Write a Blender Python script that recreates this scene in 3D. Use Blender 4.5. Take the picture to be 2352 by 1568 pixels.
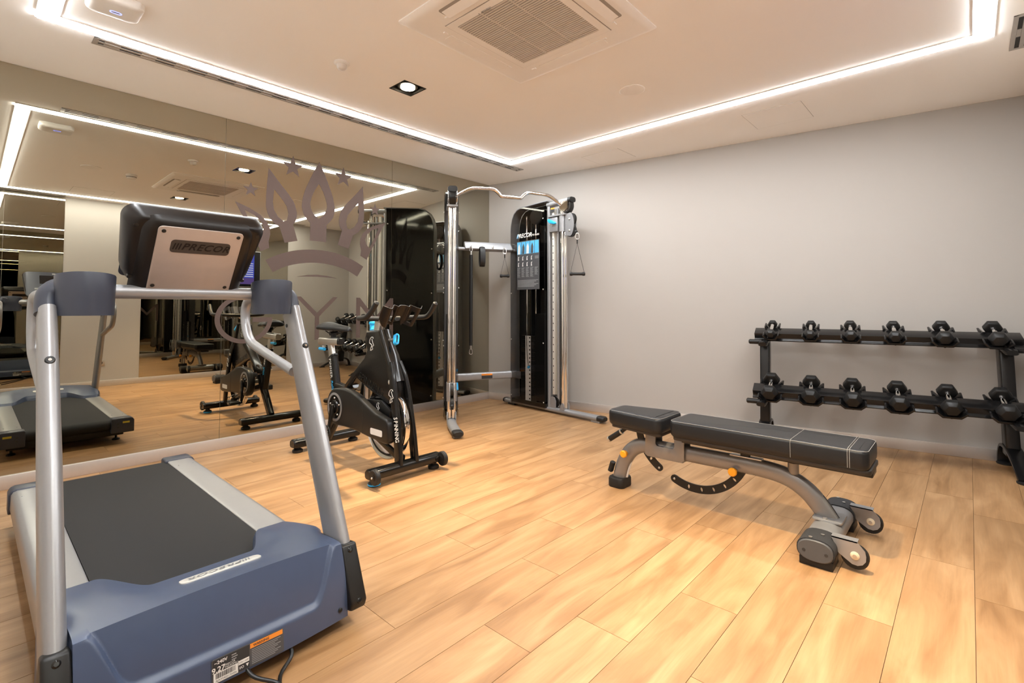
import bpy, bmesh, math, random
from math import sin, cos, pi, radians, sqrt, atan2
from mathutils import Vector, Matrix, geometry

random.seed(7)
S = bpy.context.scene
for o in list(bpy.data.objects):
    bpy.data.objects.remove(o)
COL = S.collection

# ------------------------------------------------------------------ camera
IW, IH = 2352, 1568
F, YAW, PITCH, ROLL, PY = 1143.99, 0.7427, 0.0397, -0.0005, 662.33
cam_d = bpy.data.cameras.new('camera')
cam = bpy.data.objects.new('camera', cam_d)
COL.objects.link(cam)
fw = Vector((-sin(YAW) * cos(PITCH), cos(YAW) * cos(PITCH), sin(PITCH)))
r0 = Vector((cos(YAW), sin(YAW), 0))
u0 = r0.cross(fw)
rr = cos(ROLL) * r0 + sin(ROLL) * u0
uu = rr.cross(fw)
cam.matrix_world = Matrix(((rr.x, uu.x, -fw.x, 4.1806), (rr.y, uu.y, -fw.y, -4.1525), (rr.z, uu.z, -fw.z, 1.0561), (0, 0, 0, 1)))
cam_d.sensor_width = 36
cam_d.lens = F / IW * 36
cam_d.shift_y = -(IH / 2 - PY) / IW
cam_d.clip_start = 0.02
S.camera = cam

# ------------------------------------------------------------------ world, exposure
w = bpy.data.worlds.new('world')
S.world = w
w.use_nodes = True
w.node_tree.nodes['Background'].inputs[0].default_value = (0.02, 0.019, 0.018, 1)
w.node_tree.nodes['Background'].inputs[1].default_value = 1.0
S.view_settings.view_transform = 'Standard'
S.view_settings.look = 'None'
S.view_settings.gamma = 1
S.view_settings.exposure = 0.60
S.view_settings.use_curve_mapping = False
LED_STRENGTH = 44.0
LED_COLOR = (0.94, 0.97, 1.0)
SPOT_WATTS = 330.0
SPOT_COLOR = (1.0, 0.80, 0.52)

# ------------------------------------------------------------------ room constants
H = 2.52            # ceiling height
W = 4.52            # room width (mirror wall x=0 to opposite wall)
YN = -4.62          # wall behind the camera
AL = 0.15866        # the dumbbell wall is slanted by this angle
TA = math.tan(AL)
BH = 0.08           # baseboard height

# ------------------------------------------------------------------ materials
def newmat(name):
    m = bpy.data.materials.new(name)
    m.use_nodes = True
    nt = m.node_tree
    return m, nt, nt.nodes['Principled BSDF']

def mat(name, col, rough=0.5, metal=0.0, var=0.06, scale=30.0, bump=0.0, bscale=200.0, spec=0.5, coat=0.0, emit=None, estr=0.0):
    m, nt, p = newmat(name)
    tc = nt.nodes.new('ShaderNodeTexCoord')
    nz = nt.nodes.new('ShaderNodeTexNoise')
    nz.inputs['Scale'].default_value = scale
    nz.inputs['Detail'].default_value = 3
    nt.links.new(tc.outputs['Object'], nz.inputs['Vector'])
    mr = nt.nodes.new('ShaderNodeMapRange')
    mr.inputs['To Min'].default_value = 1 - var
    mr.inputs['To Max'].default_value = 1 + var
    nt.links.new(nz.outputs['Fac'], mr.inputs['Value'])
    vm = nt.nodes.new('ShaderNodeVectorMath')
    vm.operation = 'SCALE'
    vm.inputs[0].default_value = col
    nt.links.new(mr.outputs['Result'], vm.inputs['Scale'])
    nt.links.new(vm.outputs['Vector'], p.inputs['Base Color'])
    p.inputs['Roughness'].default_value = rough
    p.inputs['Metallic'].default_value = metal
    p.inputs['Specular IOR Level'].default_value = spec
    p.inputs['Coat Weight'].default_value = coat
    p.inputs['Coat Roughness'].default_value = 0.08
    if bump:
        b = nt.nodes.new('ShaderNodeBump')
        b.inputs['Strength'].default_value = bump
        b.inputs['Distance'].default_value = 0.001
        n2 = nt.nodes.new('ShaderNodeTexNoise')
        n2.inputs['Scale'].default_value = bscale
        nt.links.new(tc.outputs['Object'], n2.inputs['Vector'])
        nt.links.new(n2.outputs['Fac'], b.inputs['Height'])
        nt.links.new(b.outputs['Normal'], p.inputs['Normal'])
    if emit:
        p.inputs['Emission Color'].default_value = (*emit, 1)
        p.inputs['Emission Strength'].default_value = estr
    return m

def wood_mat():
    m, nt, p = newmat('oak_plank')
    N = nt.nodes.new
    L = nt.links.new
    tc = N('ShaderNodeTexCoord')
    oi = N('ShaderNodeObjectInfo')
    mp = N('ShaderNodeVectorMath'); mp.operation = 'MULTIPLY'
    mp.inputs[1].default_value = (7.0, 1.1, 1.0)
    L(tc.outputs['Object'], mp.inputs[0])
    rs = N('ShaderNodeVectorMath'); rs.operation = 'SCALE'
    rs.inputs[0].default_value = (37.0, 91.0, 13.0)
    L(oi.outputs['Random'], rs.inputs['Scale'])
    ad = N('ShaderNodeVectorMath'); ad.operation = 'ADD'
    L(mp.outputs[0], ad.inputs[0]); L(rs.outputs[0], ad.inputs[1])
    n1 = N('ShaderNodeTexNoise')
    n1.inputs['Scale'].default_value = 1.6
    n1.inputs['Detail'].default_value = 5
    n1.inputs['Distortion'].default_value = 0.9
    L(ad.outputs[0], n1.inputs['Vector'])
    cr = N('ShaderNodeValToRGB')
    cr.color_ramp.elements[0].position = 0.30
    cr.color_ramp.elements[0].color = (0.262, 0.137, 0.056, 1)
    cr.color_ramp.elements[1].position = 0.72
    cr.color_ramp.elements[1].color = (0.452, 0.272, 0.134, 1)
    e = cr.color_ramp.elements.new(0.5)
    e.color = (0.362, 0.203, 0.092, 1)
    L(n1.outputs['Fac'], cr.inputs['Fac'])
    # fine grain lines along the plank
    m2 = N('ShaderNodeVectorMath'); m2.operation = 'MULTIPLY'
    m2.inputs[1].default_value = (130.0, 5.0, 1.0)
    L(tc.outputs['Object'], m2.inputs[0])
    a2 = N('ShaderNodeVectorMath'); a2.operation = 'ADD'
    L(m2.outputs[0], a2.inputs[0]); L(rs.outputs[0], a2.inputs[1])
    n2 = N('ShaderNodeTexNoise')
    n2.inputs['Scale'].default_value = 1.0
    n2.inputs['Detail'].default_value = 4
    n2.inputs['Distortion'].default_value = 0.6
    L(a2.outputs[0], n2.inputs['Vector'])
    mr = N('ShaderNodeMapRange')
    mr.inputs['From Min'].default_value = 0.3
    mr.inputs['From Max'].default_value = 0.7
    mr.inputs['To Min'].default_value = 0.93
    mr.inputs['To Max'].default_value = 1.05
    L(n2.outputs['Fac'], mr.inputs['Value'])
    # plank to plank tone
    m3 = N('ShaderNodeMapRange')
    m3.inputs['To Min'].default_value = 0.92
    m3.inputs['To Max'].default_value = 1.08
    L(oi.outputs['Random'], m3.inputs['Value'])
    mu = N('ShaderNodeMath'); mu.operation = 'MULTIPLY'
    L(mr.outputs[0], mu.inputs[0]); L(m3.outputs[0], mu.inputs[1])
    sc = N('ShaderNodeVectorMath'); sc.operation = 'SCALE'
    L(cr.outputs['Color'], sc.inputs[0]); L(mu.outputs[0], sc.inputs['Scale'])
    L(sc.outputs[0], p.inputs['Base Color'])
    p.inputs['Roughness'].default_value = 0.42
    p.inputs['Specular IOR Level'].default_value = 0.35
    b = N('ShaderNodeBump')
    b.inputs['Strength'].default_value = 0.12
    b.inputs['Distance'].default_value = 0.001
    L(n2.outputs['Fac'], b.inputs['Height'])
    L(b.outputs['Normal'], p.inputs['Normal'])
    return m

def mirror_mat(name, col):
    m, nt, p = newmat(name)
    p.inputs['Base Color'].default_value = (*col, 1)
    p.inputs['Metallic'].default_value = 1
    p.inputs['Roughness'].default_value = 0.0
    return m

def smoked_mat():
    m, nt, p = newmat('smoked_acrylic')
    out = nt.nodes['Material Output']
    tr = nt.nodes.new('ShaderNodeBsdfTransparent')
    tr.inputs[0].default_value = (0.78, 0.77, 0.76, 1)
    gl = nt.nodes.new('ShaderNodeBsdfGlossy')
    gl.inputs['Roughness'].default_value = 0.015
    fr = nt.nodes.new('ShaderNodeFresnel')
    fr.inputs['IOR'].default_value = 1.5
    mx = nt.nodes.new('ShaderNodeMixShader')
    gm = nt.nodes.new('ShaderNodeNewGeometry')
    iv = nt.nodes.new('ShaderNodeMath'); iv.operation = 'SUBTRACT'; iv.inputs[0].default_value = 1.0
    nt.links.new(gm.outputs['Backfacing'], iv.inputs[1])
    mu = nt.nodes.new('ShaderNodeMath'); mu.operation = 'MULTIPLY'
    nt.links.new(fr.outputs[0], mu.inputs[0]); nt.links.new(iv.outputs[0], mu.inputs[1])
    nt.links.new(mu.outputs[0], mx.inputs[0])
    nt.links.new(tr.outputs[0], mx.inputs[1])
    nt.links.new(gl.outputs[0], mx.inputs[2])
    nt.links.new(mx.outputs[0], out.inputs['Surface'])
    nt.nodes.remove(p)
    return m

def emit_mat(name, col, strength):
    m, nt, p = newmat(name)
    out = nt.nodes['Material Output']
    e = nt.nodes.new('ShaderNodeEmission')
    e.inputs[0].default_value = (*col, 1)
    e.inputs[1].default_value = strength
    nt.links.new(e.outputs[0], out.inputs['Surface'])
    nt.nodes.remove(p)
    return m

M = {}
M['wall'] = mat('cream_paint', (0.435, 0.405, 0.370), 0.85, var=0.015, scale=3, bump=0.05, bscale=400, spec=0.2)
M['wallbounce'] = mat('bounce_wall_paint', (0.72, 0.69, 0.64), 0.85, var=0.015, scale=3, spec=0.2)  # unseen wall behind the camera, lightened to bounce light onto the ceiling
M['ceil'] = mat('ceiling_paint', (0.96, 0.93, 0.89), 0.9, var=0.01, scale=2, spec=0.15)
M['base'] = mat('brushed_baseboard', (0.62, 0.56, 0.51), 0.38, 0.55, var=0.03, scale=60)
M['plank'] = wood_mat()
M['sub'] = mat('floor_screed', (0.10, 0.055, 0.025), 0.9)
M['mirror'] = mirror_mat('bronze_mirror', (0.50, 0.47, 0.385))
M['mirror2'] = mirror_mat('grey_mirror', (0.47, 0.45, 0.39))
M['mirror_edge'] = mat('mirror_edge', (0.30, 0.30, 0.27), 0.3, 0.3)
M['decal'] = mat('frosted_vinyl', (0.100, 0.070, 0.059), 0.7, var=0.03, spec=0.12)
M['white'] = mat('white_plastic', (0.82, 0.78, 0.73), 0.5, var=0.02)
M['acwhite'] = mat('cassette_plastic', (0.90, 0.86, 0.81), 0.5, var=0.015)
M['grille'] = mat('grille_plastic', (0.66, 0.59, 0.52), 0.5)
M['dark'] = mat('dark_void', (0.03, 0.028, 0.026), 0.8)
M['greyvoid'] = mat('grille_backing', (0.36, 0.32, 0.28), 0.8)
M['alu'] = mat('grey_aluminium', (0.52, 0.48, 0.44), 0.4, 0.7)
M['led'] = emit_mat('led_diffuser', LED_COLOR, LED_STRENGTH)
M['ledtrim'] = mat('led_profile', (0.80, 0.77, 0.74), 0.45, 0.2)
M['bulb'] = emit_mat('downlight_lamp', (1.0, 0.86, 0.62), 30.0)
M['reflector'] = mat('black_reflector', (0.06, 0.055, 0.05), 0.25, 0.6)
M['blueglow'] = emit_mat('status_ring', (0.30, 0.34, 1.0), 1.6)
M['black'] = mat('black_paint_gloss', (0.008, 0.0075, 0.007), 0.16, spec=0.45)
M['blackm'] = mat('black_satin', (0.010, 0.0095, 0.009), 0.36, spec=0.4)
M['rubber'] = mat('black_rubber', (0.012, 0.0115, 0.011), 0.5, spec=0.4, bump=0.15, bscale=600)
M['grip'] = mat('grip_tape', (0.024, 0.024, 0.026), 0.75, var=0.5, scale=500, bump=0.6, bscale=900)
M['leather'] = mat('black_vinyl', (0.012, 0.0125, 0.014), 0.38, spec=0.35, bump=0.18, bscale=500, var=0.08)
M['board'] = mat('pad_board', (0.028, 0.020, 0.014), 0.5)
M['stitch'] = mat('pale_thread', (0.32, 0.31, 0.29), 0.7)
M['silver'] = mat('silver_paint', (0.335, 0.332, 0.335), 0.34, 0.5, var=0.03)
M['benchgrey'] = mat('bench_grey_paint', (0.26, 0.245, 0.235), 0.32, 0.5)
M['fgrey'] = mat('trainer_grey_paint', (0.32, 0.32, 0.325), 0.36, 0.45)
M['chrome'] = mat('chrome', (0.86, 0.84, 0.82), 0.06, 1.0, var=0.01)
M['steel'] = mat('brushed_steel', (0.62, 0.60, 0.57), 0.3, 0.9)
M['belt'] = mat('running_belt', (0.017, 0.0165, 0.0165), 0.7, spec=0.3, bump=0.3, bscale=900, var=0.1, scale=300)
M['navy'] = mat('navy_hood_plastic', (0.056, 0.078, 0.138), 0.33, bump=0.10, bscale=900, var=0.05)
M['navydark'] = mat('navy_dark_plastic', (0.038, 0.043, 0.062), 0.4, bump=0.05, bscale=700)
M['brown'] = mat('console_dark_plastic', (0.009, 0.006, 0.0045), 0.34, spec=0.35)
M['plate'] = mat('console_plate', (0.46, 0.39, 0.345), 0.4, 0.35)
M['platelogo'] = mat('console_badge', (0.055, 0.040, 0.032), 0.35)
M['badge'] = mat('pale_badge', (0.66, 0.64, 0.58), 0.4, 0.2)
M['badgetext'] = mat('badge_letters', (0.26, 0.26, 0.27), 0.4, 0.3)
M['blue'] = mat('cyan_plastic', (0.02, 0.42, 0.85), 0.4)
M['yellow'] = mat('amber_knob', (0.92, 0.36, 0.012), 0.4)
M['orange'] = mat('orange_label', (0.85, 0.27, 0.03), 0.5)
M['labelgrey'] = mat('label_grey', (0.075, 0.076, 0.08), 0.5)
M['labelblack'] = mat('label_black', (0.03, 0.03, 0.032), 0.5)
M['labelwhite'] = mat('label_white', (0.78, 0.76, 0.72), 0.5)
M['labelmid'] = mat('label_print_grey', (0.30, 0.30, 0.30), 0.5)
M['skyblue'] = mat('poster_blue', (0.10, 0.47, 0.78), 0.5, var=0.25, scale=25)
M['cream'] = mat('cream_washer', (0.72, 0.60, 0.42), 0.45)
M['smoked'] = smoked_mat()
M['blackpanel'] = mat('black_shroud_panel', (0.006, 0.006, 0.006), 0.06, spec=0.5)
M['rackblack'] = mat('rack_black_paint', (0.008, 0.0075, 0.0075), 0.22, spec=0.45)
M['hexrub'] = mat('hex_rubber', (0.010, 0.0095, 0.009), 0.42, spec=0.4, bump=0.1, bscale=700)
M['yellowlab'] = mat('yellow_label', (0.62, 0.50, 0.05), 0.5)
M['screen'] = mat('tv_glass', (0.01, 0.01, 0.012), 0.08)
M['screenblue'] = emit_mat('tv_picture', (0.10, 0.13, 0.75), 0.8)
M['screenwhite'] = emit_mat('tv_caption', (0.7, 0.75, 1.0), 1.0)
M['screenpurple'] = emit_mat('tv_picture_low', (0.20, 0.13, 0.50), 0.55)

# ------------------------------------------------------------------ mesh builder
class B:
    def __init__(s, mtx=None):
        s.v = []; s.f = []; s.M = mtx or Matrix()

    def add(s, vs, fs):
        n = len(s.v)
        s.v += [s.M @ Vector(v) for v in vs]
        s.f += [tuple(i + n for i in f) for f in fs]
        return s

    def box(s, a, b):
        x0, y0, z0 = a; x1, y1, z1 = b
        return s.add([(x0, y0, z0), (x1, y0, z0), (x1, y1, z0), (x0, y1, z0), (x0, y0, z1), (x1, y0, z1), (x1, y1, z1), (x0, y1, z1)],
                     [(0, 3, 2, 1), (4, 5, 6, 7), (0, 1, 5, 4), (1, 2, 6, 5), (2, 3, 7, 6), (3, 0, 4, 7)])

    def cbox(s, c, d):
        return s.box([c[i] - d[i] / 2 for i in range(3)], [c[i] + d[i] / 2 for i in range(3)])

    def prism(s, pts, h0, h1, ax='y', holes=()):
        """polygon pts (a,b) extruded along axis ax; a,b are the two remaining axes in order"""
        def P(q, h):
            return {'x': (h, q[0], q[1]), 'y': (q[0], h, q[1]), 'z': (q[0], q[1], h)}[ax]
        loops = [list(pts)] + [list(h) for h in holes]
        vs = []; fs = []
        off = []
        for lp in loops:
            off.append(len(vs))
            vs += [P(q, h0) for q in lp] + [P(q, h1) for q in lp]
            n = len(lp); o = off[-1]
            fs += [(o + i, o + (i + 1) % n, o + n + (i + 1) % n, o + n + i) for i in range(n)]
        if not holes:
            n = len(pts)
            fs += [tuple(range(n)), tuple(range(2 * n - 1, n - 1, -1))]
        else:
            tris = geometry.tessellate_polygon([[Vector((q[0], q[1], 0)) for q in lp] for lp in loops])
            flat = []
            for k, lp in enumerate(loops):
                flat += [(off[k] + i, off[k] + len(lp) + i) for i in range(len(lp))]
            for t in tris:
                fs.append(tuple(flat[i][0] for i in t))
                fs.append(tuple(flat[i][1] for i in reversed(t)))
        return s.add(vs, fs)

    def loft(s, rings, cap=True, closed=True):
        n = len(rings[0]); vs = [p for r in rings for p in r]; fs = []
        m = n if closed else n - 1
        for k in range(len(rings) - 1):
            for i in range(m):
                j = (i + 1) % n
                fs.append((k * n + i, k * n + j, (k + 1) * n + j, (k + 1) * n + i))
        if cap and closed:
            fs.append(tuple(range(n - 1, -1, -1)))
            fs.append(tuple(range((len(rings) - 1) * n, len(rings) * n)))
        return s.add(vs, fs)

    def tube(s, path, r, n=12, sec=None, side=None, cap=True, sq=2.0):
        """sweep; r scalar or list; sec=(a,b) half sizes along side and normal; sq superellipse power"""
        P = [Vector(p) for p in path]
        R = r if isinstance(r, (list, tuple)) else [r] * len(P)
        rings = []
        prev = None
        for i, p in enumerate(P):
            t = (P[min(i + 1, len(P) - 1)] - P[max(i - 1, 0)]).normalized()
            if side is not None:
                a = Vector(side); a = (a - t * a.dot(t)).normalized()
            elif prev is None:
                ref = Vector((0, 0, 1)) if abs(t.z) < 0.9 else Vector((1, 0, 0))
                a = (ref - t * ref.dot(t)).normalized()
            else:
                a = (prev - t * prev.dot(t)).normalized()
            prev = a
            b = t.cross(a)
            sa, sb = (sec if sec else (1, 1))
            ring = []
            for k in range(n):
                th = 2 * pi * k / n
                cx, sy = cos(th), sin(th)
                ex = math.copysign(abs(cx) ** (2 / sq), cx); ey = math.copysign(abs(sy) ** (2 / sq), sy)
                ring.append(p + a * (ex * sa * R[i]) + b * (ey * sb * R[i]))
            rings.append(ring)
        return s.loft(rings, cap)

    def cyl(s, p0, p1, r, n=16, r2=None):
        return s.tube([p0, p1], [r, r if r2 is None else r2], n)

    def lathe(s, prof, o, ax, n=24):
        """prof: list of (radius, height) along axis ax from o"""
        o = Vector(o); ax = Vector(ax).normalized()
        ref = Vector((0, 0, 1)) if abs(ax.z) < 0.9 else Vector((1, 0, 0))
        a = (ref - ax * ref.dot(ax)).normalized(); b = ax.cross(a)
        rings = [[o + ax * h + (a * cos(2 * pi * k / n) + b * sin(2 * pi * k / n)) * max(r, 1e-5) for k in range(n)] for r, h in prof]
        return s.loft(rings, True)

    def ball(s, c, r, n=12, sc=(1, 1, 1)):
        c = Vector(c); rings = []
        for i in range(n // 2 + 1):
            ph = -pi / 2 + pi * i / (n // 2)
            rings.append([c + Vector((cos(ph) * cos(2 * pi * k / n) * sc[0], cos(ph) * sin(2 * pi * k / n) * sc[1], sin(ph) * sc[2])) * r for k in range(n)])
        return s.loft(rings, False)

    def mesh(s, name, bevel=0.0, seg=2, angle=35, smooth=True):
        me = bpy.data.meshes.new(name)
        bm = bmesh.new()
        vs = [bm.verts.new(v) for v in s.v]
        for f in s.f:
            try:
                bm.faces.new([vs[i] for i in f])
            except ValueError:
                pass
        bmesh.ops.remove_doubles(bm, verts=bm.verts, dist=1e-6)
        bmesh.ops.recalc_face_normals(bm, faces=bm.faces)
        if bevel:
            ed = [e for e in bm.edges if len(e.link_faces) == 2 and e.calc_face_angle(0) > radians(30)]
            bmesh.ops.bevel(bm, geom=ed, offset=bevel, segments=seg, affect='EDGES', profile=0.5, clamp_overlap=True)
        bm.to_mesh(me)
        bm.free()
        if smooth:
            for p in me.polygons:
                p.use_smooth = True
            me.set_sharp_from_angle(angle=radians(angle))
        return me

    def build(s, name, m, parent=None, bevel=0.0, seg=2, angle=35, smooth=True, local=False):
        me = s.mesh(name, bevel, seg, angle, smooth)
        me.materials.append(M[m] if isinstance(m, str) else m)
        o = bpy.data.objects.new(name, me)
        COL.objects.link(o)
        if parent is not None:
            o.parent = parent
            if not local:
                base = parent
                off = Vector((0, 0, 0))
                while base is not None:
                    off += base.location
                    base = base.parent
                o.location = -off
        return o

def tag(o, label=None, cat=None, group=None, kind=None):
    if label: o['label'] = label
    if cat: o['category'] = cat
    if group: o['group'] = group
    if kind: o['kind'] = kind
    return o

def thing(name, label, cat, loc, group=None):
    o = bpy.data.objects.new(name, None)
    o.empty_display_size = 0.1
    COL.objects.link(o)
    o.location = loc
    return tag(o, label, cat, group)

def struct(o):
    o['kind'] = 'structure'
    return o

def cr(pts, k=6, closed=False):
    """Catmull-Rom smoothing of a point list of any dimension"""
    P = [Vector(p) for p in pts]
    n = len(P); out = []
    for i in range(n if closed else n - 1):
        p0 = P[(i - 1) % n] if closed or i > 0 else P[0]
        p1 = P[i]; p2 = P[(i + 1) % n]
        p3 = P[(i + 2) % n] if closed or i + 2 < n else P[-1]
        for j in range(k):
            t = j / k
            out.append(0.5 * ((2 * p1) + (p2 - p0) * t + (2 * p0 - 5 * p1 + 4 * p2 - p3) * t * t + (3 * p1 - p0 - 3 * p2 + p3) * t ** 3))
    if not closed:
        out.append(P[-1])
    return out

def rrect(w_, h_, r, k=5, c=(0, 0)):
    out = []
    rs = r if isinstance(r, (list, tuple)) else [r] * 4       # tr, tl, bl, br
    for (sx, sy, a0, q) in ((1, 1, 0, rs[0]), (-1, 1, 90, rs[1]), (-1, -1, 180, rs[2]), (1, -1, 270, rs[3])):
        for i in range(k + 1):
            a = radians(a0 + 90 * i / k)
            out.append((c[0] + sx * (w_ / 2 - q) + q * cos(a), c[1] + sy * (h_ / 2 - q) + q * sin(a)))
    return out

def sst(a, b, x):
    t = min(1, max(0, (x - a) / (b - a)))
    return t * t * (3 - 2 * t)

def frame(o, x, y):
    """matrix with origin o, local x axis x, local y axis y (z = x cross y)"""
    x = Vector(x).normalized(); y = Vector(y); y = (y - x * y.dot(x)).normalized(); z = x.cross(y)
    return Matrix(((x.x, y.x, z.x, o[0]), (x.y, y.y, z.y, o[1]), (x.z, y.z, z.z, o[2]), (0, 0, 0, 1)))

_tc = {}
def text(b, string, size, mtx, shear=0.0, bold=0.0, spacing=1.0, ext=0.0006, align='CENTER'):
    """flat lettering added to builder b; text lies in local xy of mtx, centred"""
    key = (string, shear, bold, spacing, align)
    if key not in _tc:
        cu = bpy.data.curves.new('lettering', 'FONT')
        cu.body = string
        cu.align_x = align
        cu.align_y = 'CENTER'
        cu.shear = shear
        cu.offset = bold
        cu.space_character = spacing
        cu.resolution_u = 3
        ob = bpy.data.objects.new('lettering', cu)
        me = bpy.data.meshes.new_from_object(ob)
        _tc[key] = ([tuple(v.co) for v in me.vertices], [tuple(p.vertices) for p in me.polygons])
        bpy.data.objects.remove(ob)
        bpy.data.meshes.remove(me)
        bpy.data.curves.remove(cu)
    vs, fs = _tc[key]
    old = b.M
    b.M = old @ mtx
    b.add([(v[0] * size, v[1] * size, ext) for v in vs], fs)
    b.M = old
    return b

# ================================================================== STRUCTURE
# floor with individual planks
fl = struct(B().prism([(-0.1, YN - 0.1), (W + 0.1, YN - 0.1), (W + 0.1, (W + 0.1) * TA + 0.1), (-0.1, 0.1)], -0.10, -0.004, 'z').build('floor', 'sub'))
PWID, PLEN, GAP = 0.2015, 1.0, 0.0016
KNOWN = {0: -1.957, 1: -2.71, 2: -2.33, 4: -2.05, -1: -2.54, -2: -3.17, -3: -2.62, 3: -2.72, 5: -2.38}
full = B().box((GAP / 2, GAP / 2, -0.004), (PWID - GAP / 2, PLEN - GAP / 2, 0.0)).mesh('plank', smooth=False)
full.materials.append(M['plank'])
x_ref = 2.957
k0 = -int((x_ref) / PWID) - 1
for k in range(k0, 9):
    xa = x_ref + k * PWID; xb = xa + PWID
    ca, cb = max(xa, 0.0), min(xb, W)
    if cb - ca < 0.01:
        continue
    j = KNOWN.get(k, -2.9 + ((k * 0.377) % 1.0))
    y0 = j - PLEN * math.ceil((j - YN) / PLEN)
    while y0 < cb * TA:
        y1 = y0 + PLEN
        lo = max(y0, YN)
        if y1 <= ca * TA and lo == y0 and ca == xa and cb == xb:
            o = bpy.data.objects.new('plank', full)
            COL.objects.link(o)
            o.parent = fl
            o.location = (xa, y0, 0)
        else:
            ya, yb = min(y1, ca * TA), min(y1, cb * TA)
            if yb - lo > 0.01:
                g = GAP / 2
                pts = [(ca + g - xa, lo + g - y0), (cb - g - xa, lo + g - y0), (cb - g - xa, yb - g - y0), (ca + g - xa, max(ya - g, lo + g) - y0)]
                o = B().prism(pts, -0.004, 0.0, 'z').build('plank', 'plank', smooth=False)
                o.parent = fl
                o.location = (xa, y0, 0)
        y0 = y1

# ceiling slab with square openings for the two downlights
DL = [(1.463, -2.218), (3.53, -2.30)]
xs = sorted({-0.1, W + 0.1} | {d[0] + s * 0.088 for d in DL for s in (-1, 1)})
ys = sorted({YN - 0.1, 0.95} | {d[1] + s * 0.088 for d in DL for s in (-1, 1)})
cb_ = B()
for i in range(len(xs) - 1):
    for j in range(len(ys) - 1):
        mx, my = (xs[i] + xs[i + 1]) / 2, (ys[j] + ys[j + 1]) / 2
        if any(abs(mx - d[0]) < 0.088 and abs(my - d[1]) < 0.088 for d in DL):
            continue
        cb_.box((xs[i], ys[j], H), (xs[i + 1], ys[j + 1], H + 0.03))
ceil = struct(cb_.build('ceiling', 'ceil', smooth=False))
struct(B().box((-0.1, YN - 0.1, H + 0.2), (W + 0.1, 0.95, H + 0.22)).build('ceiling', 'dark', smooth=False))

# walls
wl = struct(B().box((-0.12, YN, 0), (-0.008, 0.0, H)).build('wall_left', 'wall', smooth=False))
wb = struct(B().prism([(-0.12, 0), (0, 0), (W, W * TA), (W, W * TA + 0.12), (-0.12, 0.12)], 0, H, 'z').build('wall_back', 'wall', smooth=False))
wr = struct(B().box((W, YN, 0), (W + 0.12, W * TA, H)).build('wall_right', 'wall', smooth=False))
struct(B().box((-0.12, YN - 0.12, 0), (W + 0.12, YN, H)).build('wall_front', 'wallbounce', smooth=False))

# mirror panels on the left wall
seams = [YN, -4.352, -2.8536, -1.3556, -0.002]
for i in range(4):
    o = B().box((-0.008, seams[i] + 0.0012, BH), (0.0, seams[i + 1] - 0.0012, H - 0.002)).build('mirror_panel', 'mirror', wl, smooth=False)
    o['label'] = 'bronze tinted mirror panel'
B().box((-0.0075, YN, BH), (-0.006, 0, H)).build('mirror_joint', 'mirror_edge', wl, smooth=False)
# mirror panels on the opposite wall
for (a, b_) in ((-2.50, -1.465), (-1.462, -0.434)):
    B().box((W - 0.006, a, BH), (W, b_, H - 0.002)).build('mirror_panel', 'mirror2', wr, smooth=False)
for (a, b_) in ((YN, -3.90), (-3.897, -3.34)):
    B().box((W - 0.006, a, BH), (W, b_, H - 0.002)).build('mirror_panel', 'mirror2', wr, smooth=False)

# baseboards
struct(B().box((0, YN, 0), (0.014, 0.0, BH)).build('baseboard_left', 'base', bevel=0.002))
struct(B().prism([(0.014, 0.0), (W, W * TA - 0.002), (W, W * TA - 0.016), (0.014, -0.014)], 0, BH, 'z').build('baseboard_back', 'base', bevel=0.002))
struct(B().box((W - 0.014, YN, 0), (W, W * TA - 0.016, BH)).build('baseboard_right', 'base', bevel=0.002))
struct(B().box((0.014, YN, 0), (W - 0.014, YN + 0.014, BH)).build('baseboard_front', 'base', bevel=0.002))

# ceiling access panels (thin shadow gap outlines)
for n, (x0, x1, y0, y1, lb) in enumerate(((2.942, 3.342, -0.225, 0.175, 'square access hatch cut in the ceiling above the dumbbell rack'),
                                     (1.445, 1.843, -0.178, 0.165, 'square access hatch in the ceiling corner behind the cable machine'),
                                     (3.70, 4.10, -3.35, -2.95, 'square access hatch in the ceiling seen only in the mirror'))):
    g = 0.0025
    t = thing('access_hatch', lb, 'hatch', (x0, y0, H), 'ceiling access hatches')
    B().box((x0 + g, y0 + g, H - 0.0012), (x1 - g, y1 - g, H)).build('hatch_door', 'ceil', t, smooth=False)
    b = B()
    for (a0, b0, a1, b1) in ((x0, y0, x0 + g, y1), (x1 - g, y0, x1, y1), (x0 + g, y0, x1 - g, y0 + g), (x0 + g, y1 - g, x1 - g, y1)):
        b.box((a0, b0, H - 0.0006), (a1, b1, H))
    b.build('shadow_gap', 'greyvoid', t, smooth=False)

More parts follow.
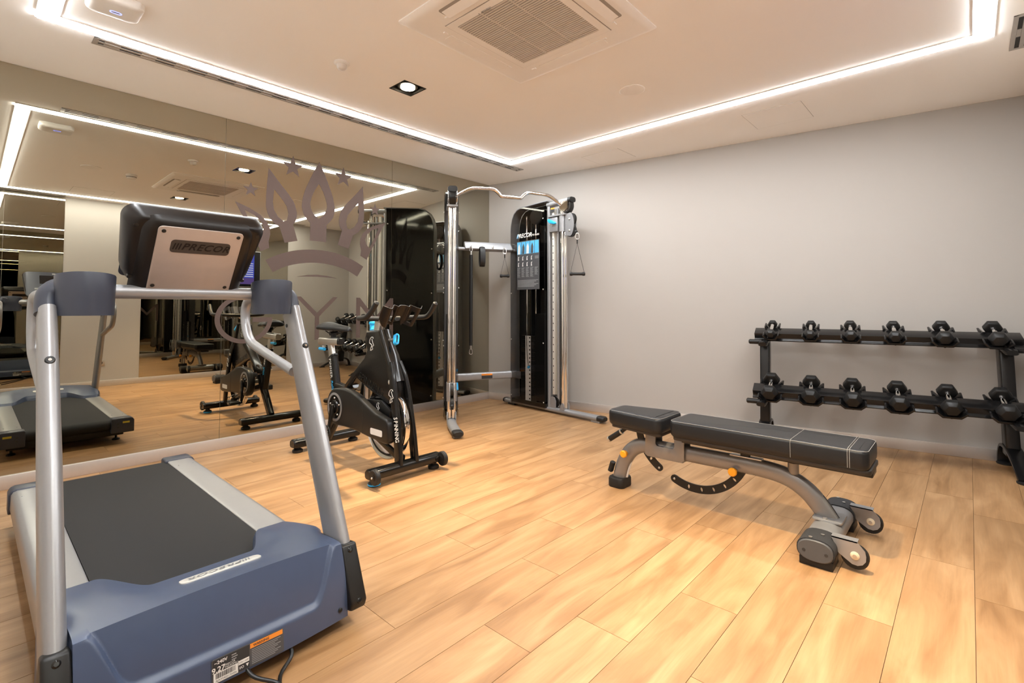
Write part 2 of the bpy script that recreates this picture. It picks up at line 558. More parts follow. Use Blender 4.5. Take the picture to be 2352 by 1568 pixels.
# ================================================================== CEILING LIGHTS
LX0, LX1, LY0, LY1, LW_ = 0.815, 4.275, -3.93, -0.51, 0.088
t = thing('led_light_frame', 'white glowing LED strip set as a large rectangle in the ceiling', 'light', (LX0, LY0, H))
hw = LW_ / 2; tr_ = 0.010
for (a, b_, c, d) in ((LX0 - hw, LY0 - hw, LX0 + hw, LY1 + hw), (LX1 - hw, LY0 - hw, LX1 + hw, LY1 + hw), (LX0 + hw, LY1 - hw, LX1 - hw, LY1 + hw), (LX0 + hw, LY0 - hw, LX1 - hw, LY0 + hw)):
    vert = (d - b_) > (c - a)
    if vert:
        B().box((a + tr_, b_ + tr_, H - 0.0102), (c - tr_, d - tr_, H)).build('diffuser', 'led', t, smooth=False)
        B().box((a, b_, H - 0.005), (a + tr_, d, H)).box((c - tr_, b_, H - 0.005), (c, d, H)).build('profile', 'ledtrim', t, smooth=False)
    else:
        B().box((a - tr_, b_ + tr_, H - 0.0102), (c + tr_, d - tr_, H)).build('diffuser', 'led', t, smooth=False)
        B().box((a, b_, H - 0.005), (c, b_ + tr_, H)).box((a, d - tr_, H - 0.005), (c, d, H)).build('profile', 'ledtrim', t, smooth=False)

for i, (x, y) in enumerate(DL):
    t = thing('recessed_downlight', ['square black recessed downlight in the ceiling, nearer the mirror', 'square black recessed downlight on the far side of the air conditioner'][i], 'light', (x, y, H), 'square downlights')
    q = 0.088; r_ = 0.078
    b = B()
    for sgn in (-1, 1):
        b.box((x - q, y + sgn * (q + r_) / 2 - 0.005, H - 0.002), (x + q, y + sgn * (q + r_) / 2 + 0.005, H + 0.09))
        b.box((x + sgn * (q + r_) / 2 - 0.005, y - r_, H - 0.002), (x + sgn * (q + r_) / 2 + 0.005, y + r_, H + 0.09))
    b.build('frame', 'reflector', t, smooth=False)
    B().box((x - q, y - q, H + 0.085), (x + q, y + q, H + 0.095)).build('housing', 'reflector', t, smooth=False)
    B().lathe([(0.066, 0), (0.066, 0.012), (0.050, 0.03), (0.050, 0.075)], (x, y, H + 0.008), (0, 0, 1), 28).build('lamp_body', 'reflector', t)
    B().lathe([(0.047, -0.003), (0.047, 0.003)], (x, y, H + 0.004), (0, 0, 1), 28).build('lamp_lens', 'bulb', t)
    ld = bpy.data.lights.new('downlight_beam', 'SPOT')
    ld.energy = SPOT_WATTS
    ld.color = SPOT_COLOR
    ld.spot_size = radians(72)
    ld.spot_blend = 1.0
    ld.shadow_soft_size = 0.035
    lo = bpy.data.objects.new('downlight_beam', ld)
    COL.objects.link(lo)
    lo.parent = t
    lo.location = (0, 0, -0.004)

# ================================================================== CEILING FIXTURES
# air-conditioning cassette
ax0, ax1, ay0, ay1 = 2.07, 3.02, -2.715, -1.768
acx, acy = (ax0 + ax1) / 2, (ay0 + ay1) / 2
t = thing('ceiling_air_conditioner', 'large square cream ceiling cassette air conditioner with a slatted grille', 'air conditioner', (acx, acy, H))
b = B()
rings = []
for inset, z in ((0, H), (0, H - 0.006), (0.02, H - 0.018), (0.04, H - 0.020)):
    rings.append([(p[0], p[1], z) for p in rrect(0.95 - 2 * inset, 0.947 - 2 * inset, 0.012, 3, (acx, acy))])
b.loft(rings).build('panel', 'acwhite', t)
ip = 0.305
b = B()
g = 0.004
for (a0, b0, a1, b1) in ((-ip, -ip, -ip + g, ip), (ip - g, -ip, ip, ip), (-ip, -ip, ip, -ip + g), (-ip, ip - g, ip, ip)):
    b.box((acx + a0, acy + b0, H - 0.0206), (acx + a1, acy + b1, H - 0.019))
b.build('panel_joint', 'greyvoid', t, smooth=False)
gi = 0.259
b = B()
for (a0, b0, a1, b1) in ((-ip + g, -ip + g, -gi, ip - g), (gi, -ip + g, ip - g, ip - g), (-gi, -ip + g, gi, -gi), (-gi, gi, gi, ip - g)):
    b.box((acx + a0, acy + b0, H - 0.023), (acx + a1, acy + b1, H - 0.019))
b.build('grille_frame', 'acwhite', t, smooth=False)
B().box((acx - gi, acy - gi, H - 0.021), (acx + gi, acy + gi, H - 0.0195)).build('grille_backing', 'greyvoid', t, smooth=False)
ns = 34
sl = B().box((-gi, -0.0042, -0.003), (gi, 0.0042, 0)).mesh('grille_slat', smooth=False)
sl.materials.append(M['grille'])
for i in range(ns):
    o = bpy.data.objects.new('grille_slat', sl)
    COL.objects.link(o)
    o.parent = t
    o.location = (0, -gi + (i + 0.5) * 2 * gi / ns, -0.021)
for q in (-0.088, 0.088):
    B().box((acx + q - 0.003, acy - gi, H - 0.0245), (acx + q + 0.003, acy + gi, H - 0.02)).build('grille_rib', 'grille', t, smooth=False)
for k in range(4):
    a = k * pi / 2
    mt = Matrix.Translation((acx, acy, H)) @ Matrix.Rotation(a, 4, 'Z')
    op = k in (0, 3)                       # two outlets stand open, the other two are shut
    if op:
        B(mt).prism(rrect(0.075, 0.46, 0.012, 3, (0.375, 0)), -0.0215, -0.019, 'z').build('outlet', 'greyvoid', t)
        B(mt @ Matrix.Translation((0.372, 0, -0.0235)) @ Matrix.Rotation(radians(-10), 4, 'Y')).prism(rrect(0.058, 0.445, 0.008, 3), -0.002, 0.002, 'z').build('flap', 'acwhite', t)
    else:
        B(mt).prism(rrect(0.060, 0.45, 0.008, 3, (0.375, 0)), -0.0225, -0.0195, 'z').build('flap', 'acwhite', t)
    for s_ in (-1, 1):
        B(mt).box((0.345, s_ * 0.245, -0.026), (0.355, s_ * 0.245 + 0.028, -0.0195)).build('latch', 'acwhite', t, smooth=False)
b = B()
mt = Matrix.Translation((2.50, -2.50, H - 0.0236)) @ Matrix.Rotation(pi, 4, 'X')
for k in range(3):
    a = radians(90 + 120 * k)
    b.M = mt @ Matrix.Translation((-0.05, 0, 0))
    b.add([(0, 0, 0), (0.006 * cos(a - .5), 0.006 * sin(a - .5), 0), (0.011 * cos(a), 0.011 * sin(a), 0), (0.006 * cos(a + .5), 0.006 * sin(a + .5), 0)], [(0, 1, 2, 3)])
b.M = Matrix()
text(b, 'MITSUBISHI', 0.013, mt @ Matrix.Translation((0.0, 0.006, 0)), bold=0.01)
text(b, 'ELECTRIC', 0.013, mt @ Matrix.Translation((-0.004, -0.007, 0)), bold=0.01)
b.build('maker_badge', 'badgetext', t, smooth=False)

def slot_vent(lb, x0, x1, y0, y1, step=0.16):
    t = thing('slot_vent', lb, 'vent', ((x0 + x1) / 2, (y0 + y1) / 2, H), 'linear ceiling vents')
    z0, z1 = H - 0.004, H
    wd = x1 - x0
    B().box((x0, y0, H - 0.0015), (x1, y1, H)).build('void', 'dark', t, smooth=False)
    e = 0.022
    b = B()
    for (a, c) in ((0.0, 0.20), (0.40, 0.60), (0.80, 1.0)):
        b.box((x0 + a * wd, y0, z0), (x0 + c * wd, y1, z1))
    b.box((x0, y0, z0 - 0.0005), (x1, y0 + e, z1)).box((x0, y1 - e, z0 - 0.0005), (x1, y1, z1))
    b.build('frame', 'alu', t, smooth=False)
    n = int((y1 - y0) / step)
    bl = None
    for i in range(n):
        yy = y0 + (i + 0.5) * (y1 - y0) / n
        if bl is None:
            bl = B().box((0.21 * wd, -step * 0.22, -0.0028), (0.39 * wd, step * 0.22, 0)).box((0.61 * wd, -step * 0.22, -0.0028), (0.79 * wd, step * 0.22, 0)).mesh('air_deflector', smooth=False)
            bl.materials.append(M['alu'])
        o = bpy.data.objects.new('air_deflector', bl)
        COL.objects.link(o)
        o.parent = t
        o.location = (x0 - t.location.x, yy - t.location.y, 0)
slot_vent('long grey two-slot air vent in the ceiling beside the mirror', 0.655, 0.750, -3.738, -0.235)
slot_vent('short grey slot vent in the ceiling at the right edge above the rack', 4.385, 4.480, -0.645, -0.19, 0.23)
slot_vent('grey slot vent in the ceiling above the opposite wall, seen in the mirror', 4.385, 4.480, -4.45, -3.345)

def speaker(lb, x, y, r=0.085):
    t = thing('ceiling_speaker', lb, 'speaker', (x, y, H), 'round ceiling speakers')
    B().lathe([(r, 0), (r, 0.004), (r - 0.006, 0.007), (r - 0.012, 0.006)], (x, y, H), (0, 0, -1), 40).build('rim', 'acwhite', t)
    B().lathe([(r - 0.012, 0), (r - 0.012, 0.0062), (0.03, 0.0066)], (x, y, H), (0, 0, -1), 40).build('mesh_cover', 'acwhite', t)
speaker('round white ceiling speaker to the right of the air conditioner', 2.55, -1.185)
speaker('round white ceiling speaker near the camera, seen in the mirror', 2.48, -3.34)

t = thing('motion_sensor', 'small white motion sensor on the ceiling left of the downlight', 'sensor', (1.46, -2.69, H))
B().lathe([(0.045, 0), (0.045, 0.008), (0.036, 0.014)], (1.46, -2.69, H), (0, 0, -1), 28).build('base', 'white', t)
B().lathe([(0.030, 0.0), (0.028, 0.018), (0.020, 0.028), (0.004, 0.033)], (1.46, -2.69, H - 0.013), (0, 0, -1), 24).build('lens', 'grille', t)
t = thing('smoke_detector', 'round white smoke detector on the ceiling, seen in the mirror', 'detector', (2.547, -2.99, H))
B().lathe([(0.052, 0), (0.052, 0.014), (0.046, 0.018)], (2.547, -2.99, H), (0, 0, -1), 28).build('base', 'white', t)
B().lathe([(0.046, 0.0), (0.044, 0.020), (0.034, 0.030), (0.01, 0.032)], (2.547, -2.99, H - 0.018), (0, 0, -1), 28).build('chamber', 'white', t)
B().lathe([(0.0465, 0.008), (0.0465, 0.013)], (2.547, -2.99, H - 0.018), (0, 0, -1), 28).build('vent_gap', 'dark', t)

t = thing('wifi_access_point', 'white rounded wireless access point with a blue light ring on the ceiling', 'access point', (1.20, -3.72, H))
b = B()
rings = []
for s_, z in ((1.0, 0), (1.0, 0.016), (0.97, 0.028), (0.88, 0.036), (0.6, 0.039)):
    rings.append([(1.20 + p[0] * s_, -3.72 + p[1] * s_, H - z) for p in rrect(0.19, 0.21, 0.035, 5)])
b.loft(rings).build('shell', 'white', t)
b = B()
pts = rrect(0.048, 0.026, 0.0129, 5, (1.185, -3.715)); hol = rrect(0.038, 0.016, 0.0079, 5, (1.185, -3.715))
mt = Matrix.Rotation(pi / 2, 4, 'Z')
b.prism([(1.185 - (p[1] + 3.715), -3.715 + (p[0] - 1.185)) for p in pts], H - 0.0402, H - 0.0385, 'z', [[(1.185 - (p[1] + 3.715), -3.715 + (p[0] - 1.185)) for p in hol]])
b.build('status_ring', 'blueglow', t, smooth=False)
B().box((1.182, -3.728, H - 0.0402), (1.188, -3.702, H - 0.0385)).build('slot', 'labelmid', t, smooth=False)

# ================================================================== WALL DECAL ON THE MIRROR
DY = -2.105
t = thing('mirror_decal', 'frosted crown emblem with stars above the letters GYM on the mirror', 'decal', (0.0, DY, 0.7))
def flat(name, pts, holes=()):
    return B().prism([(p[0] + DY, p[1]) for p in pts], 0.0002, 0.0010, 'x', [[(p[0] + DY, p[1]) for p in h] for h in holes]).build(name, 'decal', t, smooth=False)
def mir(pts):
    return [(-p[0], p[1]) for p in pts]
cR = [(0.0, 2.341), (0.044, 2.256), (0.092, 2.149), (0.131, 2.047), (0.150, 1.940), (0.134, 1.866), (0.098, 1.818)]
half = [(v.x, v.y) for v in cr([(p[0], p[1], 0) for p in cR], 4)] + [(0.074, 1.795), (0.074, 1.642)]
inn = [(-0.001, 2.149), (0.037, 2.085), (0.066, 2.012), (0.075, 1.948), (0.048, 1.880), (0.0, 1.840)]
innh = [(v.x, v.y) for v in cr([(p[0], p[1], 0) for p in inn], 3)]
flat('flame', half + mir(half[::-1])[:-1], [innh + mir(innh[::-1])[1:-1]])
Lo = [(-0.428, 2.202), (-0.344, 2.102), (-0.260, 2.008), (-0.213, 1.939), (-0.192, 1.866), (-0.199, 1.797), (-0.222, 1.764)]
Lo2 = [(-0.333, 1.729), (-0.386, 1.764), (-0.427, 1.824), (-0.444, 1.904), (-0.440, 2.044), (-0.428, 2.202)]
lo_ = [(v.x, v.y) for v in cr([(p[0], p[1], 0) for p in Lo], 4)] + [(-0.182, 1.628), (-0.290, 1.601)] + [(v.x, v.y) for v in cr([(p[0], p[1], 0) for p in Lo2], 4)][:-1]
Li = [(-0.381, 2.033), (-0.325, 1.972), (-0.278, 1.910), (-0.262, 1.850), (-0.273, 1.790), (-0.302, 1.779), (-0.347, 1.811), (-0.380, 1.864), (-0.390, 1.930)]
flat('flame', lo_, [Li])
flat('flame', mir(lo_), [mir(Li)])
Ro = [(0.675, 1.889), (0.607, 1.765), (0.559, 1.674), (0.511, 1.583), (0.478, 1.514), (0.412, 1.547), (0.418, 1.600), (0.405, 1.660), (0.410, 1.710), (0.435, 1.760), (0.487, 1.810), (0.573, 1.853)]
Ri = [(0.606, 1.833), (0.564, 1.741), (0.506, 1.626), (0.473, 1.656), (0.457, 1.702), (0.477, 1.751), (0.530, 1.800)]
flat('flame', Ro, [Ri])
flat('flame', mir(Ro), [mir(Ri)])
bt = [(-0.441, 1.447), (-0.333, 1.502), (-0.180, 1.549), (0, 1.566), (0.180, 1.549), (0.333, 1.502), (0.441, 1.447)]
bb = [(0.381, 1.351), (0.273, 1.406), (0.140, 1.440), (0, 1.453), (-0.140, 1.440), (-0.273, 1.406), (-0.381, 1.351)]
flat('band', [(v.x, v.y) for v in cr([(p[0], p[1], 0) for p in bt], 4)] + [(v.x, v.y) for v in cr([(p[0], p[1], 0) for p in bb], 4)])
ln = [(-0.185, 1.325), (-0.09, 1.343), (0, 1.350), (0.09, 1.343), (0.185, 1.325), (0.09, 1.329), (0, 1.331), (-0.09, 1.329)]
flat('crescent', ln)
def star(cx, cy, R):
    flat('star', [(cx + (R if k % 2 == 0 else R * 0.40) * sin(k * pi / 5), cy + (R if k % 2 == 0 else R * 0.40) * cos(k * pi / 5)) for k in range(10)])
for sg in (-1, 1):
    star(sg * 0.230, 2.249, 0.094)
    star(sg * 0.561, 2.000, 0.060)
# letters G Y M
gc, gr, gw = (-0.588, 0.972), 0.210, 0.036
def arc(c, r, a0, a1, n):
    return [(c[0] + r * cos(radians(a0 + (a1 - a0) * i / n)), c[1] + r * 0.9 * sin(radians(a0 + (a1 - a0) * i / n))) for i in range(n + 1)]
go = arc(gc, gr, 40, 353, 40)
gin = arc(gc, gr - gw, 353 - 4, 40, 40)
yb_ = gc[1] + gr * 0.9 * sin(radians(353))
flat('letter', go[:-1] + [(gc[0] + gr, yb_), (gc[0] + gr, yb_ + 0.036), (gc[0] + 0.06, yb_ + 0.036), (gc[0] + 0.06, yb_), (gc[0] + gr - gw, yb_)] + gin[1:])
flat('letter', [(-0.19, 1.157), (-0.145, 1.157), (0.0, 1.018), (0.145, 1.157), (0.19, 1.157), (0.019, 0.985), (0.019, 0.786), (-0.019, 0.786), (-0.019, 0.985)])
mx0, mx1, mt_, mb = 0.375, 0.775, 1.155, 0.786
flat('letter', [(mx0, mt_), (mx0 + 0.036, mt_), ((mx0 + mx1) / 2, 0.965), (mx1 - 0.036, mt_), (mx1, mt_), (mx1, mb), (mx1 - 0.040, mb), (mx1 - 0.040, mt_ - 0.075), ((mx0 + mx1) / 2, 0.905), (mx0 + 0.040, mt_ - 0.075), (mx0 + 0.040, mb), (mx0, mb)])

# ================================================================== OPPOSITE WALL THINGS (seen in the mirror)
t = thing('wall_socket', 'small grey power socket low on the cream wall seen in the mirror', 'socket', (W, -2.925, 0.32))
B().box((W - 0.010, -2.967, 0.278), (W, -2.882, 0.363)).build('plate', 'alu', t, bevel=0.002)
B().lathe([(0.020, 0), (0.020, 0.0022)], (W - 0.010, -2.925, 0.32), (-1, 0, 0), 20).build('outlet', 'labelblack', t)
t = thing('wall_television', 'flat television with a pale frame hung on the opposite mirror wall', 'television', (W, -1.40, 1.40))
ty0, ty1, tz0, tz1 = -1.88, -0.905, 1.40, 1.99
B().box((W - 0.06, ty0, tz0), (W - 0.016, ty1, tz1)).build('casing', 'silver', t, bevel=0.003)
B().box((W - 0.016, ty0 + 0.2, tz0 + 0.15), (W - 0.006, ty1 - 0.2, tz1 - 0.15)).build('wall_mount', 'blackm', t)
B().box((W - 0.0625, ty0 + 0.010, tz0 + 0.012), (W - 0.06, ty1 - 0.010, tz1 - 0.010)).build('screen', 'screen', t, smooth=False)
B().box((W - 0.0632, ty0 + 0.11, tz0 + 0.15), (W - 0.0625, ty1 - 0.10, tz1 - 0.06)).build('picture', 'screenblue', t, smooth=False)
B().box((W - 0.0632, ty0 + 0.11, tz0 + 0.05), (W - 0.0625, ty1 - 0.10, tz0 + 0.148)).build('picture_strip', 'screenpurple', t, smooth=False)
b = B()
for k in range(7):
    b.box((W - 0.0636, ty1 - 0.42, tz0 + 0.17 + k * 0.035), (W - 0.0632, ty1 - 0.115, tz0 + 0.182 + k * 0.035))
b.build('caption', 'screenwhite', t, smooth=False)

# ================================================================== TREADMILL
TY = -3.62
t = thing('treadmill', 'large silver and navy treadmill in the foreground with its back to the camera', 'treadmill', (1.7, TY, 0))
def sym(fn):
    for s_ in (1, -1):
        fn(s_)
B().box((0.82, TY - 0.33, 0.055), (2.45, TY + 0.33, 0.115)).build('base_frame', 'blackm', t, bevel=0.004)
prof = [(0.79, 0.105), (0.765, 0.115), (0.752, 0.14), (0.757, 0.165), (0.775, 0.181), (0.80, 0.186), (2.40, 0.190), (2.40, 0.105)]
B().prism(prof, TY - 0.248, TY + 0.248, 'y').build('running_belt', 'belt', t, angle=50)
def rail(s_):
    pr = [(0.250, 0.120), (0.250, 0.188), (0.256, 0.193), (0.352, 0.193), (0.366, 0.188), (0.374, 0.175), (0.376, 0.110), (0.366, 0.095), (0.30, 0.095)]
    b = B().prism([(TY + s_ * q[0], q[1]) for q in pr], 0.80, 2.36, 'x')
    o = b.build('side_rail', 'silver', t, angle=40)
    for k in range(2):
        yy = TY + s_ * (0.272 + 0.07 * k)
        B().ball((0.95, yy, 0.193), 0.003, 8).build('rivet', 'labelmid', o)
    c = B().loft([[(x, TY + s_ * q[0], q[1]) for q in ((0.238, 0.085), (0.238, 0.190), (0.246, 0.199), (0.358, 0.199), (0.374, 0.192), (0.383, 0.175), (0.383, 0.085))] for x in (0.735, 0.825)])
    ec = c.build('end_cap', 'navydark', t, bevel=0.007, seg=3)
    B().box((0.7335, TY + s_ * 0.330 - 0.022, 0.158), (0.7352, TY + s_ * 0.330 + 0.022, 0.172)).build('warning_label', 'yellowlab', ec, smooth=False)
    for zz in (0.13, 0.155):
        B().lathe([(0.007, 0), (0.007, 0.001)], (0.7352, TY + s_ * 0.28, zz), (-1, 0, 0), 12).build('screw_hole', 'labelblack', ec)
    f = B().cyl((0.93, TY + s_ * 0.30, 0.012), (0.93, TY + s_ * 0.30, 0.10), 0.008, 10)
    f.lathe([(0.026, 0), (0.026, 0.010), (0.012, 0.016)], (0.93, TY + s_ * 0.30, 0), (0, 0, 1), 16)
    f.build('levelling_foot', 'blackm', t)
    B().lathe([(0.032, -0.015), (0.036, -0.010), (0.036, 0.010), (0.032, 0.015)], (2.50, TY + s_ * 0.30, 0.036), (0, 1, 0), 20).build('transport_wheel', 'rubber', t)
sym(rail)
# hood
def hood_edge(v):
    a = abs(v)
    xb = 2.362 - 0.212 * sst(0.135, 0.250, a)
    if a > 0.33:
        xb += 0.17 * ((a - 0.33) / 0.055) ** 2
    q = 1 - (v / 0.385) ** 2
    return xb, 2.575 + 0.022 * q, 0.262 + 0.020 * q
def hood_top(v, s_):
    xb, xc, zc = hood_edge(v)
    k = sst(0.16, 0.27, abs(v))
    e = (1 - k) * (s_ ** 0.9) + k * (1 - (1 - s_) ** 2.0)
    zb = 0.234 - 0.022 * sst(0.135, 0.26, abs(v))
    return xb + (xc - xb) * s_, zb + (zc - zb) * e
HB = 0.042
def hood_front(v, q):
    xb, xc, zc = hood_edge(v)
    a = abs(v)
    x = xc + 0.050 * q + 0.010 * sin(pi * q)
    z = zc - (zc - HB) * q
    wl_ = 0.68 * (1 - sst(0.250, 0.365, a) ** 1.2) - 0.02
    x += 0.014 * sst(-0.05, 0.05, q - wl_)
    return x, z
NV, NT, NF = 220, 12, 60
rings = []
for i in range(NV + 1):
    v = -0.385 + 0.77 * i / NV
    row = []
    xb, xc, zc = hood_edge(v)
    zb = hood_top(v, 0)[1]
    row.append((xb - 0.02, TY + v, HB))
    row.append((xb - 0.03, TY + v, 0.183))
    row.append((xb - 0.018, TY + v, 0.5 * (0.183 + zb)))
    row.append((xb - 0.008, TY + v, zb - 0.008))
    for k in range(NT + 1):
        x, z = hood_top(v, k / NT)
        row.append((x, TY + v, z))
    for k in range(1, NF + 1):
        x, z = hood_front(v, k / NF)
        row.append((x, TY + v, z))
    rings.append([(p[0], TY + (p[1] - TY) * (1 - 0.108 * sst(2.34, 2.47, p[0])), p[2]) for p in row])
hood = B().loft(rings, cap=True, closed=True).build('hood', 'navy', t, angle=28)
# badge on the hood (upside down for the viewer, it faces the runner)
def hood_mtx(v, s_, lift=0.0):
    x, z = hood_top(v, s_); x2, z2 = hood_top(v, s_ + 0.1)
    nx = Vector((x2 - x, 0, z2 - z)).normalized()
    m_ = frame((x, TY + v, z), (0, -1, 0), nx)
    return m_ @ Matrix.Translation((0, 0, lift))
mb_ = hood_mtx(0.015, 0.46, 0.002)
bd = B(mb_).prism(rrect(0.222, 0.050, 0.018, 5), -0.004, 0.001, 'z').build('hood_badge', 'badge', hood, bevel=0.001)
b = text(B(), 'PRECOR', 0.036, mb_ @ Matrix.Translation((0.014, -0.001, 0.0015)), shear=0.35, bold=0.02, spacing=1.15)
for k in range(3):
    b.M = mb_ @ Matrix.Translation((-0.077 + k * 0.0085, 0, 0.0015))
    b.add([(-0.005, -0.0125, 0.0006), (-0.001, -0.0125, 0.0006), (0.004, 0.0125, 0.0006), (0.000, 0.0125, 0.0006)], [(0, 1, 2, 3)])
b.build('hood_lettering', 'badgetext', hood, smooth=False)
# rating label on the lower front
def front_mtx(v, q, lift):
    x, z = hood_front(v, q); x2, z2 = hood_front(v, q - 0.05)
    up = Vector((x2 - x, 0, z2 - z)).normalized()
    return frame((x, TY + v, z), (0, 1, 0), up) @ Matrix.Translation((0, 0, lift))
ml = front_mtx(0.03, 0.845, 0.0015)
lab = B(ml).prism(rrect(0.190, 0.062, 0.004, 3), -0.003, 0.0, 'z').build('rating_label', 'labelgrey', hood, smooth=False)
def lbl(m_, name, x0, y0, x1, y1, mt, lift=0.0005):
    return B(m_).box((x0, y0, 0.0), (x1, y1, lift)).build(name, mt, hood, smooth=False)
lbl(ml, 'label_field', -0.093, -0.029, 0.0, 0.029, 'labelblack')
lbl(ml, 'label_field', -0.091, -0.029, -0.030, -0.004, 'labelwhite', 0.0008)
lbl(ml, 'label_field', -0.029, -0.012, -0.001, -0.001, 'labelwhite', 0.0008)
lbl(ml, 'label_field', 0.002, 0.017, 0.092, 0.029, 'orange', 0.0008)
b = B(ml)
for k in range(9):
    b.box((0.006, 0.011 - k * 0.0045, 0.0006), (0.086 - (k % 3) * 0.008, 0.0125 - k * 0.0045, 0.0009))
for k in range(3):
    b.box((-0.046, 0.022 - k * 0.006, 0.0008), (-0.034 + 0.003 * (k % 2), 0.0245 - k * 0.006, 0.0011))
b.build('label_print', 'labelmid', hood, smooth=False)
b = B(ml)
random.seed(3)
xx = -0.086
while xx < -0.036:
    wd = random.choice((0.0006, 0.0012, 0.0018))
    b.box((xx, -0.019, 0.0008), (xx + wd, -0.006, 0.0011)); xx += wd + random.choice((0.0007, 0.0012))
b.build('barcode', 'labelblack', hood, smooth=False)
b = text(B(), '9.27', 0.019, ml @ Matrix.Translation((-0.079, 0.003, 0.0008)), bold=0.02)
text(b, '~240V', 0.012, ml @ Matrix.Translation((-0.073, 0.021, 0.0008)), bold=0.02)
text(b, 'PRECOR', 0.007, ml @ Matrix.Translation((-0.050, 0.006, 0.0008)))
text(b, 'TREADMILL', 0.007, ml @ Matrix.Translation((-0.046, 0.000, 0.0008)))
text(b, 'I/O', 0.009, ml @ Matrix.Translation((-0.021, -0.020, 0.0008)), bold=0.02)
b.M = ml
b.add([(-0.010, -0.016, 0.001), (-0.002, -0.016, 0.001), (-0.006, -0.024, 0.001)], [(0, 1, 2)])
b.build('label_lettering', 'labelwhite', hood, smooth=False)
b = text(B(), 'AJXYH02170006', 0.0075, ml @ Matrix.Translation((-0.060, -0.024, 0.0012)))
text(b, 'ON / OFF', 0.006, ml @ Matrix.Translation((-0.015, -0.0065, 0.0012)))
text(b, 'WARNING', 0.009, ml @ Matrix.Translation((0.032, 0.023, 0.0012)), bold=0.02)
b.build('label_lettering', 'labelblack', hood, smooth=False)
# small screw at the lower right of the hood
x, z = hood_front(0.345, 0.86)
x += 0.001
B().lathe([(0.007, -0.004), (0.007, 0.002), (0.004, 0.004)], (x, TY + 0.315, z), (1, 0, 0.2), 12).build('screw', 'blackm', hood)

def upright(s_):
    yu = TY + s_ * 0.372
    path = [(2.560, yu, 0.130), (2.503, yu, 0.249), (2.310, yu, 0.640), (2.108, yu, 1.045)]
    o = B().tube(path, [1, 1, 0.98, 0.86], 28, sec=(0.0265, 0.066), side=(0, 1, 0), sq=2.6).build('upright', 'silver', t)
    d = Vector((2.108 - 2.503, 0, 1.045 - 0.249)).normalized()
    nrm = Vector((d.z, 0, -d.x))
    for (z, off) in ((0.883, 0.0645),):
        k = (z - 0.249) / (1.045 - 0.249)
        c = Vector((2.503 + (2.108 - 2.503) * k, yu, z)) + nrm * (off * (1 - 0.10 * k))
        B().lathe([(0.012, -0.006), (0.012, 0.001), (0.010, 0.004), (0.004, 0.003)], c, nrm, 18).build('bolt', 'blackm', o)
        B().lathe([(0.0045, 0), (0.0045, 0.0045)], c, nrm, 6).build('bolt_socket', 'chrome', o)
    B().lathe([(0.007, -0.004), (0.007, 0.002), (0.004, 0.003)], (2.12, yu - s_ * 0.0235, 0.985), (0, -s_, 0), 14).build('bolt', 'blackm', o)
    # black foot bracket
    bp = [(2.552, 0.245), (2.590, 0.250), (2.665, 0.085), (2.655, 0.058), (2.60, 0.045), (2.50, 0.05), (2.47, 0.10)]
    br = B().prism(bp, yu - 0.028, yu + 0.028, 'y').build('foot_bracket', 'blackm', t, bevel=0.008, seg=3)
    for (px, pz) in ((2.598, 0.232), (2.662, 0.088)):
        B().lathe([(0.009, -0.004), (0.009, 0.001), (0.005, 0.005)], (px, yu, pz), (0.9, 0, 0.42), 16).build('bolt', 'black', br)
    # navy elbow cap joining upright and crossbar
    B().tube(cr([(2.110, yu, 1.040), (2.098, yu, 1.075), (2.092, yu - s_ * 0.006, 1.104), (2.095, yu - s_ * 0.028, 1.120), (2.10, yu - s_ * 0.060, 1.118), (2.10, yu - s_ * 0.085, 1.113)], 4),
             [0.0265 * 1.12] * 21, 20, sec=(1.0, 1.35), side=(0, 1, 0.0)).build('elbow_cap', 'navydark', t)
    # handrail looping back to the upright
    B().tube(cr([(2.09, yu - s_ * 0.004, 1.098), (1.90, yu - s_ * 0.004, 1.100), (1.70, yu - s_ * 0.004, 1.100), (1.635, yu - s_ * 0.004, 1.085), (1.610, yu - s_ * 0.004, 1.035), (1.625, yu - s_ * 0.004, 0.965), (1.680, yu - s_ * 0.004, 0.905), (1.78, yu - s_ * 0.004, 0.875), (2.15, yu - s_ * 0.004, 0.80)], 6),
             0.0205, 16).build('handrail', 'silver', t)
    # cup holder
    cy = TY + s_ * 0.285
    out = [[(2.125 + a_ * k * cos(th), cy + b_ * k * sin(th), z + (0.012 * cos(th) - 0.008 if z > 1.15 else 0)) for th in [2 * pi * i / 36 for i in range(36)]] for (z, k, a_, b_) in
           ((1.036, 0.93, 0.066, 0.076), (1.034, 0.96, 0.066, 0.076), (1.10, 0.98, 0.066, 0.076), (1.163, 1.0, 0.066, 0.076), (1.166, 0.985, 0.066, 0.076), (1.163, 0.955, 0.066, 0.076), (1.06, 0.92, 0.066, 0.076))]
    B().loft(out).build('cup_holder', 'navydark', t)
sym(upright)
B().tube([(2.10, TY - 0.30, 1.112), (2.10, TY + 0.30, 1.112)], 0.0235, 20).build('crossbar', 'silver', t)
